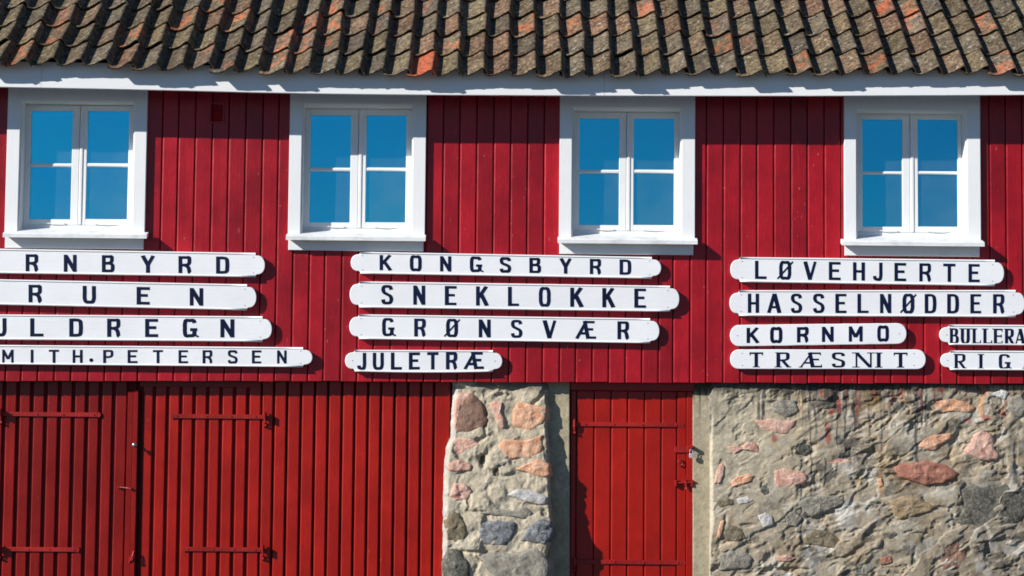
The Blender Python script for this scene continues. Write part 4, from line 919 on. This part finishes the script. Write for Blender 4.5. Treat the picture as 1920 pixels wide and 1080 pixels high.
def sign(text, label, x0, x1, yTL, yTR, yBL, yBR, letters, H, yl0, yl1, stad=False, wid=.76, sv=.20, sh=.145, serif=False, nails='four', bend=0.0, cutL=False, cutR=False, sag=0):
    Yf, Yb = -.055 + random.uniform(-.004, .003), -.003
    Hh = (yBL-yTL + yBR-yTR)/2; xs_ = 18 if not stad else Hh/2
    a, b = x0 + xs_, x1 - xs_
    def top(x): t = (x-a)/(b-a); return yTL+(yTR-yTL)*t + bend*4*t*(1-t)
    def bot(x): t = (x-a)/(b-a); return yBL+(yBR-yBL)*t + (bend+sag)*4*t*(1-t)
    n = 24
    up = [(a+(b-a)*i/n, top(a+(b-a)*i/n) + .5*noise.noise((i*.7, x0, 1))) for i in range(n+1)]
    dn = [(a+(b-a)*i/n, bot(a+(b-a)*i/n) + .5*noise.noise((i*.7, x0, 7))) for i in range(n, -1, -1)]
    def cap(cx, yt, yb, sgn, endx):
        if stad: ins = 0; sx = 0
        else: ins = 4.0; sx = 2.5
        yt2, yb2 = yt+ins, yb-ins; cy = (yt2+yb2)/2; ry = (yb2-yt2)/2; xb = cx + sgn*sx; rx = abs(endx-xb)
        o = [] if stad else [(cx + sgn*.5, yt+ins*.55)]
        for i in range(0 if not stad else 1, 17 if not stad else 16):
            t = -math.pi/2 + math.pi*i/16; c, s = math.cos(t), math.sin(t); o.append((xb + sgn*rx*max(c, 0)**.85, cy + ry*math.copysign(abs(s)**.95, s)))
        if not stad: o.append((cx + sgn*.5, yb-ins*.55))
        return o
    right = cap(b, top(b), bot(b), 1, x1); left = cap(a, top(a), bot(a), -1, x0)[::-1]
    out = up + right + dn + left; N_ = len(out); cy = sum(p[1] for p in out)/N_
    root = empty('name_board', P((max(x0, -40)+min(x1, 1960))/2, (yBL+yBR)/2, -.02)); tag(root, label, 'name board', 'white name boards on the red wall'); org = Vector(root.location)
    cc = Vector((sum(p[0] for p in out)/N_, cy))
    ins = []
    for i in range(N_):
        p0, p1, p2 = Vector(out[i-1]), Vector(out[i]), Vector(out[(i+1) % N_]); d = (p2-p0).normalized(); ins.append(p1 + Vector((-d.y, d.x))*1.0)
    vs = [P(p.x, p.y, Yf) for p in ins] + [P(x, y, Yf+.005) for x, y in out] + [P(x, y, Yb) for x, y in out]
    fs = [tuple(range(N_-1, -1, -1))]
    for r_ in (0, 1):
        for i in range(N_): j = (i+1) % N_; fs.append((r_*N_+i, r_*N_+j, (r_+1)*N_+j, (r_+1)*N_+i))
    mesh_obj('board', vs, fs, WHITE_SIGN, root, False, org)
    # rails along both long edges
    if not stad:
        for fy, sgn in ((top, 1), (bot, -1)):
            vs = []; fs = []
            for i in range(n+1):
                x = a+(b-a)*i/n; y = fy(x)
                for dy, Y in ((-.8, Yf+.012), (-.3, Yf-.004), (1.0, Yf-.007), (2.3, Yf-.004), (3.0, Yf+.002)): vs.append(P(x, y+dy*sgn, Y))
            for i in range(n):
                for k in range(4): q = i*5+k; fs.append((q, q+1, q+6, q+5) if sgn > 0 else (q, q+5, q+6, q+1))
            fs += [(0,1,2,3,4), (n*5+4, n*5+3, n*5+2, n*5+1, n*5)]
            mesh_obj('rail', vs, fs, WHITE_SIGN, root, True, org)
    # nails
    ends = []
    dx, dy = (6, Hh*.33) if not stad else (6, Hh*.30)
    for e, sg in ((x0, 1), (x1, -1)):
        yc = (top(a)+bot(a))/2 if sg > 0 else (top(b)+bot(b))/2; q = e + sg*(xs_+4)
        if nails == 'one': ends.append((e+sg*14, yc))
        else: ends += [(q, yc-dy), (q, yc+dy)]
    for (x, y) in ends:
        p = P(x, y, Yf); k = MB(); k.tube(p + Vector((0, .004, 0)), p + Vector((0, -.003, 0)), .0045, 7, .0035); k.build('nail', NAIL, root, origin=org)
    # letters
    xa, xb_ = letters[0], letters[-1]
    cnt = 0
    for ch, cx in zip(text, letters):
        t = (cx-xa)/(xb_-xa); yb = yl0 + (yl1-yl0)*t + bend*2*t*(1-t)
        slope = (yl1-yl0)/(xb_-xa)
        Wg = wid*{'I': .35, 'M': 1.2, 'Æ': 1.75 if not serif else 1.6, 'Y': 1.05, 'J': .78, 'L': .95, 'V': 1.08, 'A': 1.12, '.': .35, 'N': 1.0 if not serif else 1.25, 'T': 1.02, 'E': .95}.get(ch, 1.0)
        jx = random.uniform(-.4, .4); jw = 1 + random.uniform(-.03, .03)
        def f(p, lay, back=False): 
            px = cx + jx + (p.x - Wg/2)*H*jw + (p.y-.5)*H*.0; py = yb + (px-cx)*slope - p.y*H; return P(px, py, Yf - (-.001 if back else .0016 + lay*.00025))
        mb = MB()
        for ln, pw, ph in glyph(ch, Wg, sv*BOLD, sh*BOLD, serif): stroke_mesh(mb, ln, pw, ph, f, cnt % 6); cnt += 1
        mb.build('letter', NAVY, root, origin=org)
    return root
c5 = lambda l: [640 + v_/3 for v_ in l]
c6 = lambda l: [1280 + v_/3 for v_ in l]
LAB = 'white name board lettered %s in navy, '
sign('RNBYRD', LAB % 'RNBYRD' + 'topmost under the leftmost window', -330, 497, 462, 475, 507, 519, [60, 131, 203, 277, 347, 417], 32, 508.7, 513)
sign('RUEN', LAB % 'RUEN' + 'second from the top at left', -330, 481, 518, 534, 564, 581, [66, 167, 268, 368], 33, 567, 573)
sign('ULDREGN', LAB % 'ULDREGN' + 'third from the top at left', -330, 510, 588, 594, 634, 640, [-1, 69, 142, 213.5, 284, 356, 426], 34, 630.5, 632.5)
sign('MITH.PETERSEN', LAB % 'MITH.PETERSEN' + 'lowest in the left stack', -330, 586, 645, 652, 680, 688, [14.5, 59.5, 101, 145, 170.5, 203, 248.5, 296, 343, 389, 436, 481, 528], 24.5, 680, 681.5, sv=.18, sh=.14)
sign('KONGSBYRD', LAB % 'KONGSBYRD' + 'topmost in the middle stack', 657.7, 1240, 472.7, 482.7, 512.5, 521.7, c5([248, 418, 587, 757, 923, 1090, 1260, 1430, 1597]), 28.5, 506.7, 515)
sign('SNEKLOKKE', LAB % 'SNEKLOKKE' + 'second from the top in the middle stack', 655.7, 1274, 528.3, 536.7, 576, 584, c5([257, 437, 615, 790, 967, 1145, 1322, 1500, 1680]), 36, 570.5, 577, wid=.62, sv=.175, sh=.12)
sign('GRØNSVÆR', LAB % 'GRØNSVÆR' + 'third in the middle stack', 655, 1236.7, 590, 597.7, 635, 643.3, c5([262, 443, 622, 805, 985, 1172, 1375, 1585]), 33.5, 630, 636, wid=.66, sv=.18, sh=.12)
sign('JULETRÆ', 'short white name board lettered JULETRÆ in navy capitals, bottom of the middle stack', 647, 942, 656.7, 657.5, 696, 696.5, c5([115, 207, 308, 410, 513, 620, 745]), 32, 693.5, 692, wid=.66, sv=.18, sh=.14, nails='one', sag=2)
sign('LØVEHJERTE', LAB % 'LØVEHJERTE' + 'topmost under the rightmost window', 1369.3, 1883, 482.7, 488, 528, 535.7, c6([438, 577, 715, 855, 990, 1097, 1223, 1365, 1500, 1640]), 34, 523, 529, wid=.66, sv=.165, sh=.13)
sign('HASSELNØDDER', LAB % 'HASSELNØDDER' + 'second from the top at right', 1367.7, 1922, 545, 544.5, 591.7, 594, c6([398, 515, 640, 765, 890, 1015, 1142, 1268, 1393, 1520, 1647, 1777]), 36, 586.5, 587.5, wid=.60, sv=.165, sh=.115)
sign('KORNMO', 'short white rounded name board lettered KORNMO in navy capitals', 1368.7, 1700, 609, 606, 649.5, 645, c6([392, 525, 675, 817, 972, 1128]), 28.5, 643, 639.5, stad=True, wid=.78, sv=.20, sh=.16, nails='one')
sign('TRÆSNIT', 'white rounded name board with serif letters TRÆSNIT, bottom of the right stack', 1369, 1736, 655, 655.5, 692, 692.5, c6([413, 565, 720, 877, 1015, 1103, 1225]), 28, 688.5, 689, stad=True, wid=.90, sv=.215, sh=.10, serif=True)
sign('BULLERA', 'white name board with tall narrow serif letters BULLERA, cut by the right picture edge', 1761, 2090, 609.3, 611, 646, 648, c6([1528, 1590, 1655, 1715, 1775, 1837, 1897]), 29, 645-.5, 645.5, wid=.58, sv=.175, sh=.09, serif=True, nails='one')
sign('RIGA', 'white name board with spaced serif letters RIG, lowest at the right picture edge', 1763, 2090, 658, 659.5, 693, 695, c6([1560, 1678, 1810, 1950]), 27.5, 691, 692, wid=.76, sv=.19, sh=.095, serif=True, nails='one')
bpy.context.view_layer.update()
print('objects', len(bpy.data.objects))
